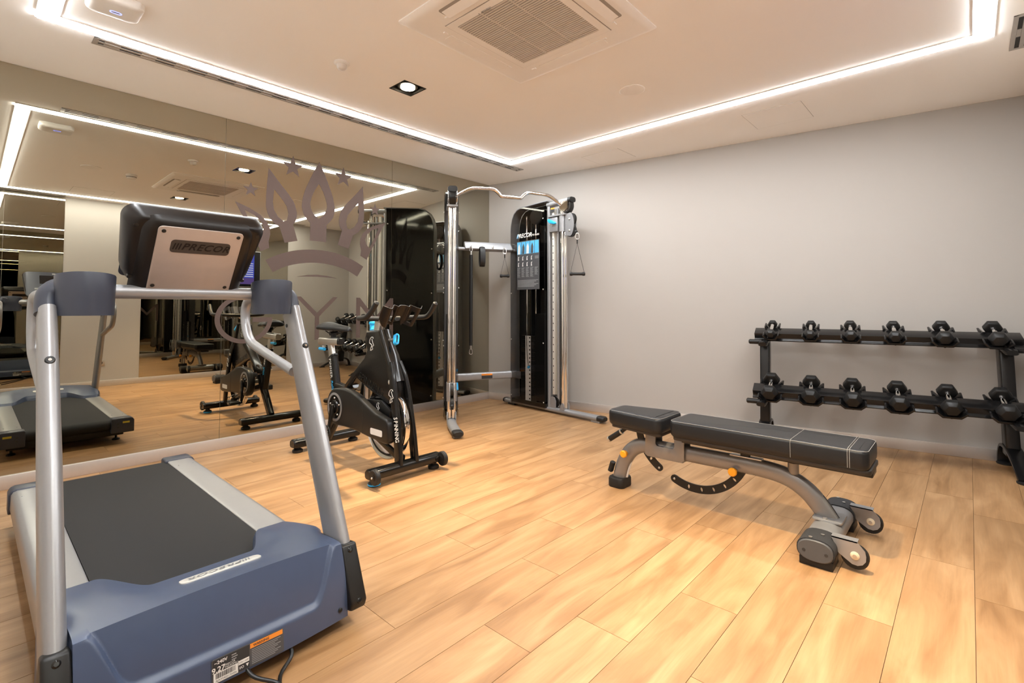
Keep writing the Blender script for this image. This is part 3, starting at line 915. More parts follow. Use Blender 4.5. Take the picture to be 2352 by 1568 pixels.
# console
cw = Vector((0.61, 0, 0.79)).normalized()
mc = frame((2.142, TY, 1.266), (0, 1, 0), cw)         # local x = +y, y = up along the console, z = x cross y
def cout(s_, dz, top=0.148, bot=-0.158, wt=0.214, wb_=0.200):
    pts = []
    for (cx, cy, r, a0) in ((wt, top, 0.045, 0), (-wt, top, 0.045, 90), (-wb_, bot, 0.10, 180), (wb_, bot, 0.10, 270)):
        sx = 1 if cx > 0 else -1; sy = 1 if cy > 0 else -1
        for i in range(9):
            a = radians(a0 + 90 * i / 8)
            pts.append(((cx - sx * r + r * cos(a)) * s_, (cy - sy * r + r * sin(a)) * s_, dz))
    return pts
con = B(mc).loft([cout(0.97, -0.028), cout(1.0, -0.022), cout(1.0, 0.0), cout(0.985, 0.018), cout(0.94, 0.036), cout(0.88, 0.046), cout(0.80, 0.048)]).build('console', 'brown', t, angle=40)
def pan(s_, dz, ox=0.0):
    return [(p[0] * 1.0, p[1], dz) for p in [(q[0] * s_, -0.012 + q[1] * s_) for q in rrect(0.330, 0.300, [0.05, 0.05, 0.02, 0.02], 6)]]
B(mc).loft([pan(1.06, 0.036), pan(1.02, 0.047), pan(0.97, 0.055), pan(0.91, 0.061), pan(0.84, 0.066)]).build('console_hump', 'brown', t, angle=40)
pl = B(mc).prism(rrect(0.256, 0.250, [0.014, 0.014, 0.004, 0.004], 4, (0, -0.002)), 0.064, 0.069, 'z').build('rear_plate', 'plate', t, bevel=0.001)
for (px, py) in ((-0.112, 0.106), (0.112, 0.106), (-0.112, -0.112), (0.112, -0.112)):
    B(mc).lathe([(0.0065, 0.067), (0.0065, 0.070), (0.004, 0.0715)], (px, py, 0), (0, 0, 1), 14).build('screw', 'blackm', pl)
for (px, py) in ((-0.182, 0.105), (0.182, 0.105), (-0.175, -0.095), (0.175, -0.095)):
    B(mc).lathe([(0.007, 0.030), (0.007, 0.047), (0.005, 0.0475)], (px, py, 0), (0, 0, 1), 14).build('screw', 'blackm', con)
B(mc).prism(rrect(0.180, 0.050, 0.012, 4, (0.004, 0.052)), 0.0685, 0.070, 'z').build('badge', 'platelogo', pl, smooth=False)
b = text(B(), 'PRECOR', 0.036, mc @ Matrix.Translation((0.018, 0.052, 0.0702)), shear=0.35, bold=0.02, spacing=1.12)
for k in range(3):
    b.M = mc @ Matrix.Translation((-0.075 + k * 0.0085, 0.052, 0.0702))
    b.add([(-0.005, -0.0125, 0.0006), (-0.001, -0.0125, 0.0006), (0.004, 0.0125, 0.0006), (0.000, 0.0125, 0.0006)], [(0, 1, 2, 3)])
b.build('lettering', 'brown', pl, smooth=False)
B(mc).prism(rrect(0.385, 0.285, 0.02, 4, (0, 0.0)), -0.0295, -0.027, 'z').build('display', 'navydark', t, bevel=0.001)
B(mc).prism(rrect(0.20, 0.10, 0.006, 3, (0, 0.05)), -0.031, -0.029, 'z').build('screen', 'screen', t, smooth=False)
for k in range(5):
    B(mc).prism(rrect(0.03, 0.018, 0.004, 3, (-0.12 + 0.06 * k, -0.06)), -0.0315, -0.029, 'z').build('button', 'labelmid', t, smooth=False)
B(mc).box((-0.012, 0.118, -0.030), (0.012, 0.126, -0.0292)).build('console_mark', 'labelwhite', t, smooth=False)
# cable from under the hood
B().tube(cr([(2.60, TY + 0.02, 0.07), (2.68, TY + 0.03, 0.035), (2.74, TY + 0.08, 0.012), (2.78, TY + 0.02, 0.006), (2.95, TY - 0.10, 0.006), (3.3, TY - 0.3, 0.006)], 6), 0.0055, 10).build('power_cord', 'blackm', t)
B().tube(cr([(2.58, TY + 0.14, 0.07), (2.66, TY + 0.15, 0.03), (2.70, TY + 0.10, 0.007), (2.80, TY + 0.06, 0.007), (3.05, TY - 0.05, 0.007), (3.35, TY - 0.2, 0.007)], 6), 0.0055, 10).build('power_cord', 'blackm', t)

# ================================================================== SPIN BIKE
BY = -2.265
t = thing('spin_bike', 'black indoor cycling bike with a chrome flywheel and cyan knobs before the mirror', 'exercise bike', (1.0, BY, 0))
def stab(x, z, name, half, wheels):
    o = B().tube([(x, BY - half, z), (x, BY - half + 0.012, z), (x, BY + half - 0.012, z), (x, BY + half, z)], [0.8, 1, 1, 0.8], 24, sec=(0.030, 0.044), side=(0, 0, 1), sq=3.2).build(name, 'black', t)
    for s_ in (-1, 1):
        f = B().lathe([(0.034, 0), (0.037, 0.004), (0.037, 0.018), (0.028, 0.026), (0.020, 0.030), (0.020, z - 0.02)], (x - 0.005, BY + s_ * (half - 0.045), 0), (0, 0, 1), 20).build('levelling_foot', 'rubber', o)
        if wheels:
            B().lathe([(0.010, -0.017), (0.040, -0.015), (0.046, -0.009), (0.046, 0.009), (0.040, 0.015), (0.010, 0.017)], (x + 0.052, BY + s_ * (half - 0.015), 0.068), (0, 1, 0), 28).build('transport_wheel', 'rubber', t)
            B().lathe([(0.020, -0.019), (0.020, 0.019)], (x + 0.052, BY + s_ * (half - 0.015), 0.068), (0, 1, 0), 20).build('wheel_hub', 'blackm', t)
            B().tube([(x + 0.02, BY + s_ * (half - 0.045), 0.072), (x + 0.052, BY + s_ * (half - 0.045), 0.068)], 0.018, 14).build('wheel_bracket', 'black', t)
            B().ball((x + 0.052, BY + s_ * (half + 0.006 if s_ > 0 else half - 0.0) + (0 if s_ > 0 else -0.006), 0.068), 0.007, 10).build('axle_cap', 'steel', t)
    return o
fs_ = stab(1.540, 0.070, 'front_stabilizer', 0.268, True)
B().lathe([(0.0380, 0.006), (0.0380, 0.014)], (1.535, BY - 0.223, 0), (0, 0, 1), 20).build('foot_ring', 'blue', t)
stab(0.515, 0.066, 'rear_stabilizer', 0.268, False)
# rear leg, seat tube, beams
B().tube([(0.79, BY, 0.42), (0.70, BY, 0.30), (0.535, BY, 0.085)], [1, 1, 0.95], 22, sec=(0.026, 0.045), side=(0, 1, 0), sq=3).build('rear_leg', 'black', t)
stt = B().tube([(0.598, BY, 0.690), (0.640, BY, 0.50), (0.700, BY, 0.30)], 1, 24, sec=(0.026, 0.046), side=(0, 1, 0), sq=3).build('seat_tube', 'black', t)
B().tube([(0.592, BY, 0.692), (0.599, BY, 0.680)], 1, 24, sec=(0.030, 0.050), side=(0, 1, 0), sq=3).build('seat_tube_collar', 'blackm', t)
B().tube([(0.66, BY, 0.475), (0.80, BY, 0.462), (0.92, BY, 0.52)], 1, 20, sec=(0.026, 0.034), side=(0, 1, 0), sq=3).build('top_beam', 'black', t)
B().tube([(0.72, BY, 0.33), (1.10, BY, 0.24), (1.50, BY, 0.10)], 1, 20, sec=(0.022, 0.028), side=(0, 1, 0), sq=3).build('lower_beam', 'black', t)
# lettering on the seat tube (reads downwards)
dn = Vector((0.06, 0, -0.24)).normalized()
ms = frame((0.600, BY - 0.0275, 0.615), dn, (dn.z * -1, 0, dn.x) if False else (0.97, 0, 0.24))
ms = frame((0.613, BY - 0.0285, 0.615), (0.22, 0, -0.975), (0.975, 0, 0.22))
text(B(), 'SPINNER', 0.040, ms, bold=0.01, spacing=1.1).build('lettering', 'labelwhite', stt, smooth=False)
ms2 = frame((0.645, BY - 0.0285, 0.480), (0.25, 0, -0.968), (0.968, 0, 0.25))
text(B(), 'Rally', 0.040, ms2, shear=0.2, bold=0.01).build('lettering', 'blue', stt, smooth=False)
B().tube([(0.556, BY, 0.790), (0.600, BY, 0.660)], 1, 20, sec=(0.019, 0.034), side=(0, 1, 0), sq=3).build('seat_post', 'steel', t)
sld = B().tube([(0.400, BY, 0.800), (0.410, BY, 0.800), (0.690, BY, 0.806), (0.700, BY, 0.806)], [0.86, 1, 1, 0.86], 24, sec=(0.030, 0.028), side=(0, 1, 0), sq=4).build('seat_slider', 'steel', t)
B().tube([(0.698, BY, 0.806), (0.720, BY, 0.806)], [0.9, 0.8], 20, sec=(0.030, 0.028), side=(0, 1, 0), sq=4).build('slider_cap', 'blackm', t)
B().lathe([(0.013, 0), (0.013, 0.03)], (0.465, BY - 0.01, 0.768), (0, 0, -1), 14).build('slider_stem', 'steel', t)
B().tube([(0.420, BY - 0.02, 0.742), (0.500, BY - 0.02, 0.742)], 0.012, 12).build('slider_lever', 'blue', t)
# saddle
prof = [(0.452, 0.030, 0.905, 0.012), (0.462, 0.070, 0.912, 0.026), (0.50, 0.090, 0.918, 0.034), (0.56, 0.082, 0.916, 0.034), (0.63, 0.056, 0.912, 0.030), (0.71, 0.034, 0.908, 0.026), (0.79, 0.026, 0.904, 0.022), (0.83, 0.021, 0.902, 0.019), (0.845, 0.010, 0.901, 0.010)]
P_ = cr([p for p in [(a, b_, c) for a, b_, c, d in prof]], 4)
Q_ = cr([(d, 0, 0) for a, b_, c, d in prof], 4)
rings = []
for p, q in zip(P_, Q_):
    rings.append([(p.x, BY + p.y * cos(th), p.z + q.x * (sin(th) if sin(th) > 0 else sin(th) * 0.9) - 0.010 * (cos(th) ** 2)) for th in [2 * pi * i / 20 for i in range(20)]])
B().loft(rings).build('saddle', 'leather', t, angle=60)
b = B()
for s_ in (-1, 1):
    b.tube(cr([(0.52, BY + s_ * 0.03, 0.890), (0.57, BY + s_ * 0.022, 0.868), (0.65, BY + s_ * 0.020, 0.866), (0.74, BY + s_ * 0.010, 0.888)], 4), 0.004, 8)
b.build('saddle_rails', 'blackm', t)
B().tube([(0.60, BY, 0.835), (0.60, BY, 0.870)], 0.020, 14).build('saddle_clamp', 'blackm', t)
B().tube([(0.60, BY - 0.03, 0.866), (0.60, BY + 0.03, 0.866)], 0.016, 14).build('saddle_clamp', 'blackm', t)
# main shroud
sh = [(1.118, 0.900), (1.285, 0.912), (1.318, 0.895), (1.372, 0.780), (1.440, 0.640), (1.472, 0.545), (1.470, 0.470), (1.380, 0.432), (1.150, 0.505), (0.985, 0.568), (0.905, 0.490), (0.862, 0.440), (0.800, 0.472), (0.845, 0.520), (0.960, 0.615), (1.090, 0.715), (1.125, 0.770), (1.092, 0.845)]
shr = B().prism(sh, BY - 0.034, BY + 0.034, 'y').build('frame_shroud', 'black', t, bevel=0.011, seg=3)
md = frame((1.18, BY - 0.0350, 0.545), (0.93, 0, -0.29), (0.29, 0, 0.93))
text(B(), 'SPINNING', 0.070, md, shear=0.1, bold=0.0).build('lettering', 'blackm', shr, smooth=False)
# rider emblem on the head
def rider(c, s_, parent, my):
    b = B()
    pts1 = [(-0.5, 0.1), (-0.45, 0.55), (-0.1, 0.95), (0.35, 1.0), (0.5, 0.8)]
    pts2 = [(-0.5, 0.1), (0.05, -0.15), (-0.15, -0.6), (-0.25, -1.0)]
    pts3 = [(0.1, 0.75), (0.35, 0.2), (0.6, -0.2), (0.2, -0.35), (0.35, -0.75), (0.0, -0.85), (-0.05, -1.0)]
    for pp in (pts1, pts2, pts3):
        b.tube(cr([(c[0] + p[0] * s_, my, c[1] + p[1] * s_) for p in pp], 4), s_ * 0.05, 6)
    return b.build('rider_emblem', 'labelwhite', parent)
rider((1.185, 0.815), 0.046, shr, BY - 0.0345)
# head tube ridge and fork blades
B().tube(cr([(1.29, BY, 0.905), (1.345, BY, 0.80), (1.41, BY, 0.68), (1.455, BY, 0.58)], 4), [0.9] * 6 + [1.0] * 7, 20, sec=(0.050, 0.030), side=(0, 1, 0), sq=2.6).build('head_tube', 'black', t)
def blade(s_):
    return B().tube(cr([(1.405, BY + s_ * 0.030, 0.70), (1.447, BY + s_ * 0.044, 0.61), (1.478, BY + s_ * 0.050, 0.50), (1.510, BY + s_ * 0.053, 0.36), (1.532, BY + s_ * 0.056, 0.24), (1.552, BY + s_ * 0.060, 0.085)], 5), 1, 20, sec=(0.016, 0.034), side=(0, 1, 0), sq=3).build('fork_blade', 'black', t)
f1 = blade(-1); f2 = blade(1)
BP = [(1.447, 0.044, 0.61), (1.478, 0.050, 0.50), (1.510, 0.053, 0.36), (1.532, 0.056, 0.24), (1.552, 0.060, 0.085)]
ltr = B()
for i_, ch_ in enumerate('SPINNING'):
    z = 0.368 - (0, 0.021, 0.037, 0.053, 0.076, 0.093, 0.109, 0.132)[i_]
    for (p0, p1) in zip(BP, BP[1:]):
        if p0[2] >= z >= p1[2]:
            k_ = (p0[2] - z) / (p0[2] - p1[2])
            cx_, cy_ = p0[0] + (p1[0] - p0[0]) * k_, p0[1] + (p1[1] - p0[1]) * k_
    nn = Vector((0.693, -0.705, 0.09)).normalized()
    text(ltr, ch_, 0.032, frame(Vector((cx_, BY - cy_, z)) + nn * 0.030, (0.14, 0.0, -0.99), (0.70, 0.70, 0.09)), bold=0.012)
ltr.build('lettering', 'labelwhite', f1, smooth=False)
rider((1.470, 0.50), 0.042, f1, BY - 0.068)
B().lathe([(0.024, 0), (0.024, 0.010), (0.018, 0.016), (0.006, 0.017)], (1.440, BY - 0.040, 0.585), (0.75, -0.66, 0.1), 22).build('head_cap', 'steel', t)
# flywheel
FC = (1.325, 0.302)
fwh = B().lathe([(0.205, -0.010), (0.226, -0.020), (0.234, -0.016), (0.236, 0.0), (0.234, 0.016), (0.226, 0.020), (0.205, 0.010)], (FC[0], BY, FC[1]), (0, 1, 0), 72).build('flywheel_rim', 'chrome', t)
fd = B().lathe([(0.03, -0.020), (0.045, -0.010), (0.190, -0.008), (0.207, -0.014), (0.207, 0.014), (0.190, 0.008), (0.045, 0.010), (0.03, 0.020)], (FC[0], BY, FC[1]), (0, 1, 0), 60).build('flywheel_disc', 'blackm', t)
for a in (-72, -108, -140, -40):
    q = (FC[0] + 0.150 * cos(radians(a)), FC[1] + 0.150 * sin(radians(a)))
    rider(q, 0.026, fd, BY - 0.0095)
# brake cover
bc = B().prism([(1.14, 0.44), (1.33, 0.455), (1.44, 0.40), (1.42, 0.345), (1.25, 0.36), (1.16, 0.39)], BY - 0.050, BY - 0.026, 'y').build('brake_cover', 'blackm', t, bevel=0.008)
rider((1.295, 0.405), 0.030, bc, BY - 0.0510)
B().box((1.06, BY - 0.012, 0.42), (1.075, BY + 0.012, 0.53)).build('brake_rod', 'steel', t)
# chain guard
gp = [(0.862, 0.492), (0.800, 0.477), (0.752, 0.430), (0.733, 0.362), (0.745, 0.300), (0.785, 0.252), (0.850, 0.235), (1.00, 0.240), (1.15, 0.236), (1.30, 0.222), (1.45, 0.212), (1.515, 0.222), (1.522, 0.280), (1.505, 0.352), (1.45, 0.372), (1.35, 0.392), (1.25, 0.428), (1.15, 0.468), (1.05, 0.492), (0.95, 0.499)]
GY0, GY1 = BY - 0.118, BY - 0.064
grd = B().prism([(v.x, v.y) for v in cr([(p[0] * 1.0, p[1], 0) for p in gp], 3, True)], GY0, GY1, 'y').build('chain_guard', 'blackm', t, bevel=0.014, seg=3, angle=45)
B().prism(rrect(0.135, 0.040, 0.010, 4, (1.385, 0.270)), GY0 - 0.0012, GY0 + 0.002, 'y').build('guard_badge', 'labelwhite', grd, smooth=False)
B().box((1.222, GY0 - 0.0008, 0.236), (1.2245, GY0 + 0.003, 0.425)).build('guard_joint', 'dark', grd, smooth=False)
CC = (0.858, 0.362)
B().lathe([(0.098, 0.0), (0.100, 0.004), (0.084, 0.006), (0.082, 0.0)], (CC[0], GY0, CC[1]), (0, -1, 0), 48).build('crank_ring', 'silver', t)
B().lathe([(0.083, 0.0), (0.080, 0.003), (0.05, 0.003), (0.045, 0.010), (0.030, 0.012)], (CC[0], GY0, CC[1]), (0, -1, 0), 40).build('chainring_cover', 'black', t)
for k in range(5):
    a = radians(72 * k + 20)
    B().ball((CC[0] + 0.062 * cos(a), GY0 - 0.003, CC[1] + 0.062 * sin(a)), 0.007, 8).build('ring_bolt', 'steel', t)
def crank(yy, s_, ex, ez):
    d = Vector((ex - CC[0], 0, ez - CC[1]))
    B().tube([(CC[0] - d.x * 0.10, yy, CC[1] - d.z * 0.10), (CC[0], yy, CC[1]), (CC[0] + d.x * 0.8, yy + s_ * 0.008, CC[1] + d.z * 0.8), (ex + d.x * 0.08, yy + s_ * 0.010, ez + d.z * 0.08)], [0.8, 1.1, 0.85, 0.7], 16, sec=(0.011, 0.021), side=(0, 1, 0), sq=3).build('crank_arm', 'black', t)
    pd = B().box((ex - 0.045, min(yy + s_ * 0.03, yy + s_ * 0.12), ez - 0.012), (ex + 0.045, max(yy + s_ * 0.03, yy + s_ * 0.12), ez + 0.010)).build('pedal', 'blackm', t, bevel=0.005)
    B().tube([(ex, yy, ez), (ex, yy + s_ * 0.125, ez)], 0.007, 10).build('pedal_axle', 'steel', pd)
    cg = B()
    for q in (0.045, 0.105):
        cg.tube(cr([(ex - 0.02, yy + s_ * q, ez - 0.012), (ex + 0.05, yy + s_ * q, ez - 0.020), (ex + 0.085, yy + s_ * q, ez + 0.005), (ex + 0.065, yy + s_ * q, ez + 0.045), (ex + 0.02, yy + s_ * q, ez + 0.055)], 4), 0.004, 8)
    cg.tube([(ex + 0.085, yy + s_ * 0.045, ez + 0.005), (ex + 0.085, yy + s_ * 0.105, ez + 0.005)], 0.004, 8)
    cg.build('toe_cage', 'blackm', pd)
    B().tube(cr([(ex + 0.0, yy + s_ * 0.04, ez), (ex + 0.0, yy + s_ * 0.035, ez + 0.05), (ex, yy + s_ * 0.075, ez + 0.075), (ex, yy + s_ * 0.115, ez + 0.05), (ex, yy + s_ * 0.112, ez)], 4), 1, 8, sec=(0.0015, 0.008), side=(0, 0, 1)).build('toe_strap', 'blackm', pd)
crank(GY0 - 0.022, -1, 0.832, 0.188)
crank(BY + 0.085, 1, 0.884, 0.536)
B().cyl((CC[0], GY0 - 0.03, CC[1]), (CC[0], BY + 0.09, CC[1]), 0.018, 16).build('crank_axle', 'steel', t)
# handlebar post, bars, media holder
B().tube([(1.205, BY, 0.890), (1.222, BY, 0.965)], 1, 20, sec=(0.020, 0.036), side=(0, 1, 0), sq=3).build('handlebar_post', 'steel', t)
B().tube([(1.20, BY, 0.966), (1.27, BY, 0.972), (1.34, BY, 0.968)], 1, 18, sec=(0.020, 0.016), side=(0, 1, 0), sq=3).build('handlebar_clamp', 'steel', t)
hb = [(1.235, BY, 0.985), (1.235, BY + 0.08, 0.987), (1.255, BY + 0.150, 0.990), (1.310, BY + 0.205, 0.993), (1.385, BY + 0.228, 0.995), (1.445, BY + 0.232, 1.002), (1.495, BY + 0.229, 1.036), (1.530, BY + 0.226, 1.074), (1.548, BY + 0.225, 1.094)]
hm = [(p[0], 2 * BY - p[1], p[2]) for p in hb[1:]][::-1]
pp = cr(hm + hb, 4)
rr_ = [0.0165] * len(pp); rr_[0] = rr_[-1] = 0.010
pp = [pp[0] + (pp[0] - pp[1]).normalized() * 0.004] + pp + [pp[-1] + (pp[-1] - pp[-2]).normalized() * 0.004]
rr_ = [0.006] + rr_ + [0.006]
B().tube(pp, rr_, 14).build('handlebar', 'rubber', t)
b = B()
NU, NW = 54, 12
def mh(u, w_):
    a = abs(u)
    n_ = 0.026 * sst(0.018, 0.045, a) * (1 if True else 1)
    n_ += -0.030 * math.exp(-((a - 0.062) / 0.018) ** 2) + 0.020 * math.exp(-((a - 0.110) / 0.020) ** 2)
    n_ += -0.018 * sst(0.128, 0.150, a)
    x = 1.410 + 0.085 * w_ + n_ * 0.85
    z = 0.955 + 0.120 * w_ - n_ * 0.45
    wid = 1.0 - 0.10 * (1 - w_) ** 2
    return (x, BY + u * wid, z)
for side_ in (0, 1):
    vs = []; fs = []
    for i in range(NU + 1):
        for j in range(NW + 1):
            u = -0.150 + 0.30 * i / NU; w_ = j / NW
            p = mh(u, w_)
            # lower edge rounded per lobe
            a = abs(u)
            cut = 0.0
            if a < 0.030: cut = 0.42 * (1 - sst(0.018, 0.034, a))
            if a > 0.125: cut = max(cut, 0.30 * sst(0.122, 0.150, a) ** 2)
            w2 = cut + (1 - cut) * w_
            p = mh(u, w2)
            vs.append((p[0] - 0.0035 * side_ * 0.82, p[1], p[2] + 0.0035 * side_ * 0.57))
    b0 = len(vs)
    if side_ == 0:
        allv = vs
    else:
        allv = allv + vs
n1 = (NU + 1) * (NW + 1)
def ok(i, j):
    if i < 0 or j < 0 or i >= NU or j >= NW: return False
    u = abs(-0.150 + 0.30 * (i + 0.5) / NU)
    return not ((0.050 < u < 0.060 or 0.080 < u < 0.092) and 2 <= j <= 8)
fs = []
for i in range(NU):
    for j in range(NW):
        if not ok(i, j): continue
        q = (i * (NW + 1) + j, (i + 1) * (NW + 1) + j, (i + 1) * (NW + 1) + j + 1, i * (NW + 1) + j + 1)
        fs.append(q); fs.append(tuple(k + n1 for k in reversed(q)))
        for (di, dj, e0, e1) in ((-1, 0, q[0], q[3]), (1, 0, q[1], q[2]), (0, -1, q[0], q[1]), (0, 1, q[3], q[2])):
            if not ok(i + di, j + dj):
                fs.append((e0, e1, e1 + n1, e0 + n1))
b.add(allv, fs)
b.build('media_holder', 'brown', t, angle=50)
B().tube([(1.30, BY, 0.968), (1.435, BY, 0.985)], 1, 14, sec=(0.018, 0.010), side=(0, 1, 0), sq=3).build('holder_bracket', 'blackm', t)
# cyan resistance knob
B().lathe([(0.021, 0.0), (0.024, 0.006), (0.021, 0.012), (0.021, 0.040), (0.025, 0.044), (0.025, 0.056), (0.020, 0.060)], (1.150, BY, 0.905), (-0.15, 0, 1), 28).build('resistance_knob', 'blue', t)
B().lathe([(0.0215, 0.0), (0.0225, 0.005)], (1.151, BY, 0.899), (-0.15, 0, 1), 28).build('knob_ring', 'labelwhite', t)
B().cyl((1.155, BY, 0.85), (1.150, BY, 0.90), 0.010, 12).build('knob_stem', 'steel', t)
# cyan pop-pin lever in front of the head
B().cyl((1.33, BY, 0.845), (1.40, BY, 0.850), 0.011, 14).build('lever_shaft', 'steel', t)
ml_ = frame((1.425, BY, 0.855), (0.05, 0.9, -0.35), (-0.42, 0.35, 0.85))
B(ml_).prism(rrect(0.032, 0.078, 0.0155, 6), -0.012, 0.010, 'z', [rrect(0.014, 0.058, 0.0069, 5)]).build('release_lever', 'blue', t, bevel=0.002)
B(ml_).prism(rrect(0.014, 0.058, 0.0069, 5), -0.010, 0.004, 'z').build('lever_core', 'blackm', t)

# ================================================================== FUNCTIONAL TRAINER
t = thing('cable_machine', 'tall twin-tower cable machine with black shields and chrome pull-up bar in the corner', 'cable machine', (0.85, -0.75, 0))
AR = -0.09997
PR = Vector((0.34, -0.05, 0))
ALf = radians(-39)
PL = Vector((0.697, -1.170, 0)) - 0.862 * Vector((cos(ALf), sin(ALf), 0))
def tower(P0, ang, fl_, zc, right):
    mt = Matrix.Translation(P0) @ Matrix.Rotation(ang, 4, 'Z') @ Matrix.Diagonal((1, fl_, 1, 1))
    s0 = -0.03 if right else 0.035
    bend = 0.0 if right else -0.032
    B_ = [(s0 + 0.02, 0, 0.038), (s0 + 0.03, 0, 0.038), (0.95, 0, 0.038), (1.05, bend * 0.12, 0.038), (1.15, bend * 0.45, 0.038), (1.30, bend, 0.038)]
    bs = B(mt).tube(B_, 1, 24, sec=(0.024, 0.043), side=(0, 0, 1), sq=2.8).build('base_bar', 'fgrey', t)
    for (a, c, r1, r2) in ((s0, s0 + 0.03, 0.75, 1.05), (1.365, 1.295, 0.75, 1.06)):
        e_ = bend if a > 1 else 0.0
        B(mt).tube([(a, e_ * 1.4, 0.038), (a * 0.75 + c * 0.25, e_ * 1.3, 0.038), (c, e_, 0.038)], [r1, r2, r2], 24, sec=(0.024, 0.043), side=(0, 0, 1), sq=2.8).build('end_cap', 'rubber', bs)
    for q in (0.10, 1.27):
        B(mt).box((q - 0.05, -0.03 + (bend if q > 1 else 0), 0.0), (q + 0.05, 0.03 + (bend if q > 1 else 0), 0.016)).build('floor_pad', 'fgrey' if q > 1 else 'rubber', bs)
    # shields
    left = [(0.135, 0.03), (0.135, 1.86)]
    arc_ = [(0.135, 1.90), (0.140, 1.96), (0.158, 2.03), (0.190, 2.085), (0.235, 2.120), (0.300, 2.137)]
    out = [(0.655, 0.03)] + left + arc_ + [(0.655, 2.150)]
    sh = B(mt).prism(out, -0.069, -0.064, 'y').build('front_shield', 'smoked', t, smooth=False)
    B(mt).prism(out, 0.064, 0.069, 'y').build('rear_shield', 'blackpanel', t, smooth=False)
    for (px, pz) in ((0.150, 1.70), (0.150, 1.22), (0.150, 0.72), (0.150, 0.12), (0.640, 1.25), (0.640, 0.70), (0.640, 0.10), (0.640, 1.98)):
        B(mt).lathe([(0.007, 0.069), (0.007, 0.072), (0.003, 0.075)], (px, 0, pz), (0, -1, 0), 10).build('screw', 'steel', t)
        B(mt).lathe([(0.007, 0.069), (0.007, 0.072), (0.003, 0.075)], (px, 0, pz), (0, 1, 0), 10).build('screw', 'steel', t)
    # edge frame round back and top
    ep = [(0.128, 0.03), (0.128, 1.0)] + [(0.128, 1.86)] + [(p[0] - 0.007 * (1 if k < 4 else 0.3), p[1] + 0.007 * (0 if k < 2 else 1)) for k, p in enumerate(arc_)] + [(0.48, 2.150), (0.69, 2.157)]
    B(mt).tube([(p[0], 0, p[1]) for p in ep], 1, 12, sec=(0.062, 0.008), side=(0, 1, 0), sq=6).build('edge_frame', 'fgrey', t)
    # front column
    B(mt).tube([(0.680, 0, 0.05), (0.680, 0, 2.14)], 1, 20, sec=(0.036, 0.020), side=(0, 1, 0), sq=5).build('column', 'fgrey', t)
    # inner black back plate, weight stack
    B(mt).box((0.50, -0.050, 0.10), (0.64, 0.050, 1.0)).build('inner_cover', 'blackm', t)
    for q in (0.325, 0.465):
        B(mt).tube([(q, 0, 0.06), (q, 0, 2.05)], 0.010, 10).build('guide_rod', 'chrome', t)
    wp = None
    for k in range(16):
        b = B(mt).box((0.275, -0.045, 0.085 + k * 0.0425), (0.515, 0.045, 0.085 + k * 0.0425 + 0.040))
        b.build('weight_plate', 'blackm', t, smooth=False)
    lb_ = B(mt).box((0.350, -0.0475, 0.085), (0.430, -0.0452, 0.765)).build('weight_scale', 'labelwhite', t, smooth=False)
    b = B(mt)
    for k in range(16):
        b.box((0.405, -0.0480, 0.10 + k * 0.0425), (0.426, -0.0474, 0.115 + k * 0.0425))
    b.build('scale_figures', 'labelblack', lb_, smooth=False)
    B(mt).tube([(0.405, -0.045, 0.436), (0.405, -0.062, 0.436)], 0.014, 12).build('selector_pin', 'blue', t)
    B(mt).tube(cr([(0.405, -0.058, 0.44), (0.39, -0.058, 0.55), (0.375, -0.055, 0.70), (0.37, -0.05, 0.80)], 4), 0.003, 6).build('pin_cord', 'blackm', t)
    B(mt).tube([(0.395, 0, 0.77), (0.395, 0, 2.08)], 0.004, 8).build('cable', 'blackm', t)
    for zz in (0.33, 1.72):
        B(mt).box((0.14, -0.022, zz - 0.036), (0.268, 0.022, zz + 0.036)).build('inner_beam', 'fgrey', t, bevel=0.004)
    B(mt).lathe([(0.075, -0.012), (0.085, -0.010), (0.080, 0), (0.085, 0.010), (0.075, 0.012)], (0.47, 0, 2.03), (0, 1, 0), 30).build('pulley', 'blackm', t)
    B(mt).box((0.14, -0.055, 0.045), (0.66, 0.055, 0.085)).build('sump', 'blackm', t)
    # hole strip
    hs = B(mt).box((0.722, -0.022, 0.19), (0.750, 0.022, 2.07)).build('hole_strip', 'badge', t, bevel=0.003)
    hm_ = None
    for k in range(24):
        z = 0.26 + k * 0.0715
        o = B(mt).lathe([(0.0065, 0.0215), (0.0065, 0.0226)], (0.736, 0, z), (0, -1, 0), 8).build('adjustment_hole', 'labelblack', hs, smooth=False)
    B(mt).tube([(0.785, 0, 0.07), (0.785, 0, 2.07)], 0.013, 12).build('rear_tube', 'fgrey', t)
    B(mt).tube([(0.812, 0, 0.07), (0.812, 0, 2.07)], 0.005, 8).build('cable', 'blackm', t)
    for q in (-0.020, 0.020):
        B(mt).tube([(0.862, q, 0.065), (0.862, q, 2.075)], 0.0185, 20).build('chrome_rail', 'chrome', t)
        B(mt).prism([(0.83, 0.05), (0.895, 0.05), (0.892, 0.105), (0.880, 0.122), (0.864, 0.122), (0.850, 0.10)], q * 1.9 - 0.004, q * 1.9 + 0.004, 'y').build('rail_foot', 'fgrey', t)
    B(mt).prism([(0.70, 0.05), (0.775, 0.05), (0.775, 0.13), (0.755, 0.165), (0.725, 0.170), (0.70, 0.165)], -0.034, -0.026, 'y').build('base_bracket', 'fgrey', t)
    B(mt).lathe([(0.060, -0.014), (0.064, -0.010), (0.058, 0.0), (0.064, 0.010), (0.060, 0.014)], (0.740, 0, 0.115), (0, 1, 0), 28).build('pulley', 'blackm', t)
    # top arm
    B(mt).tube([(0.66, 0, 2.120), (0.80, 0, 2.125), (0.955, 0, 2.130)], 1, 20, sec=(0.026, 0.042), side=(0, 0, 1), sq=3).build('top_arm', 'fgrey', t)
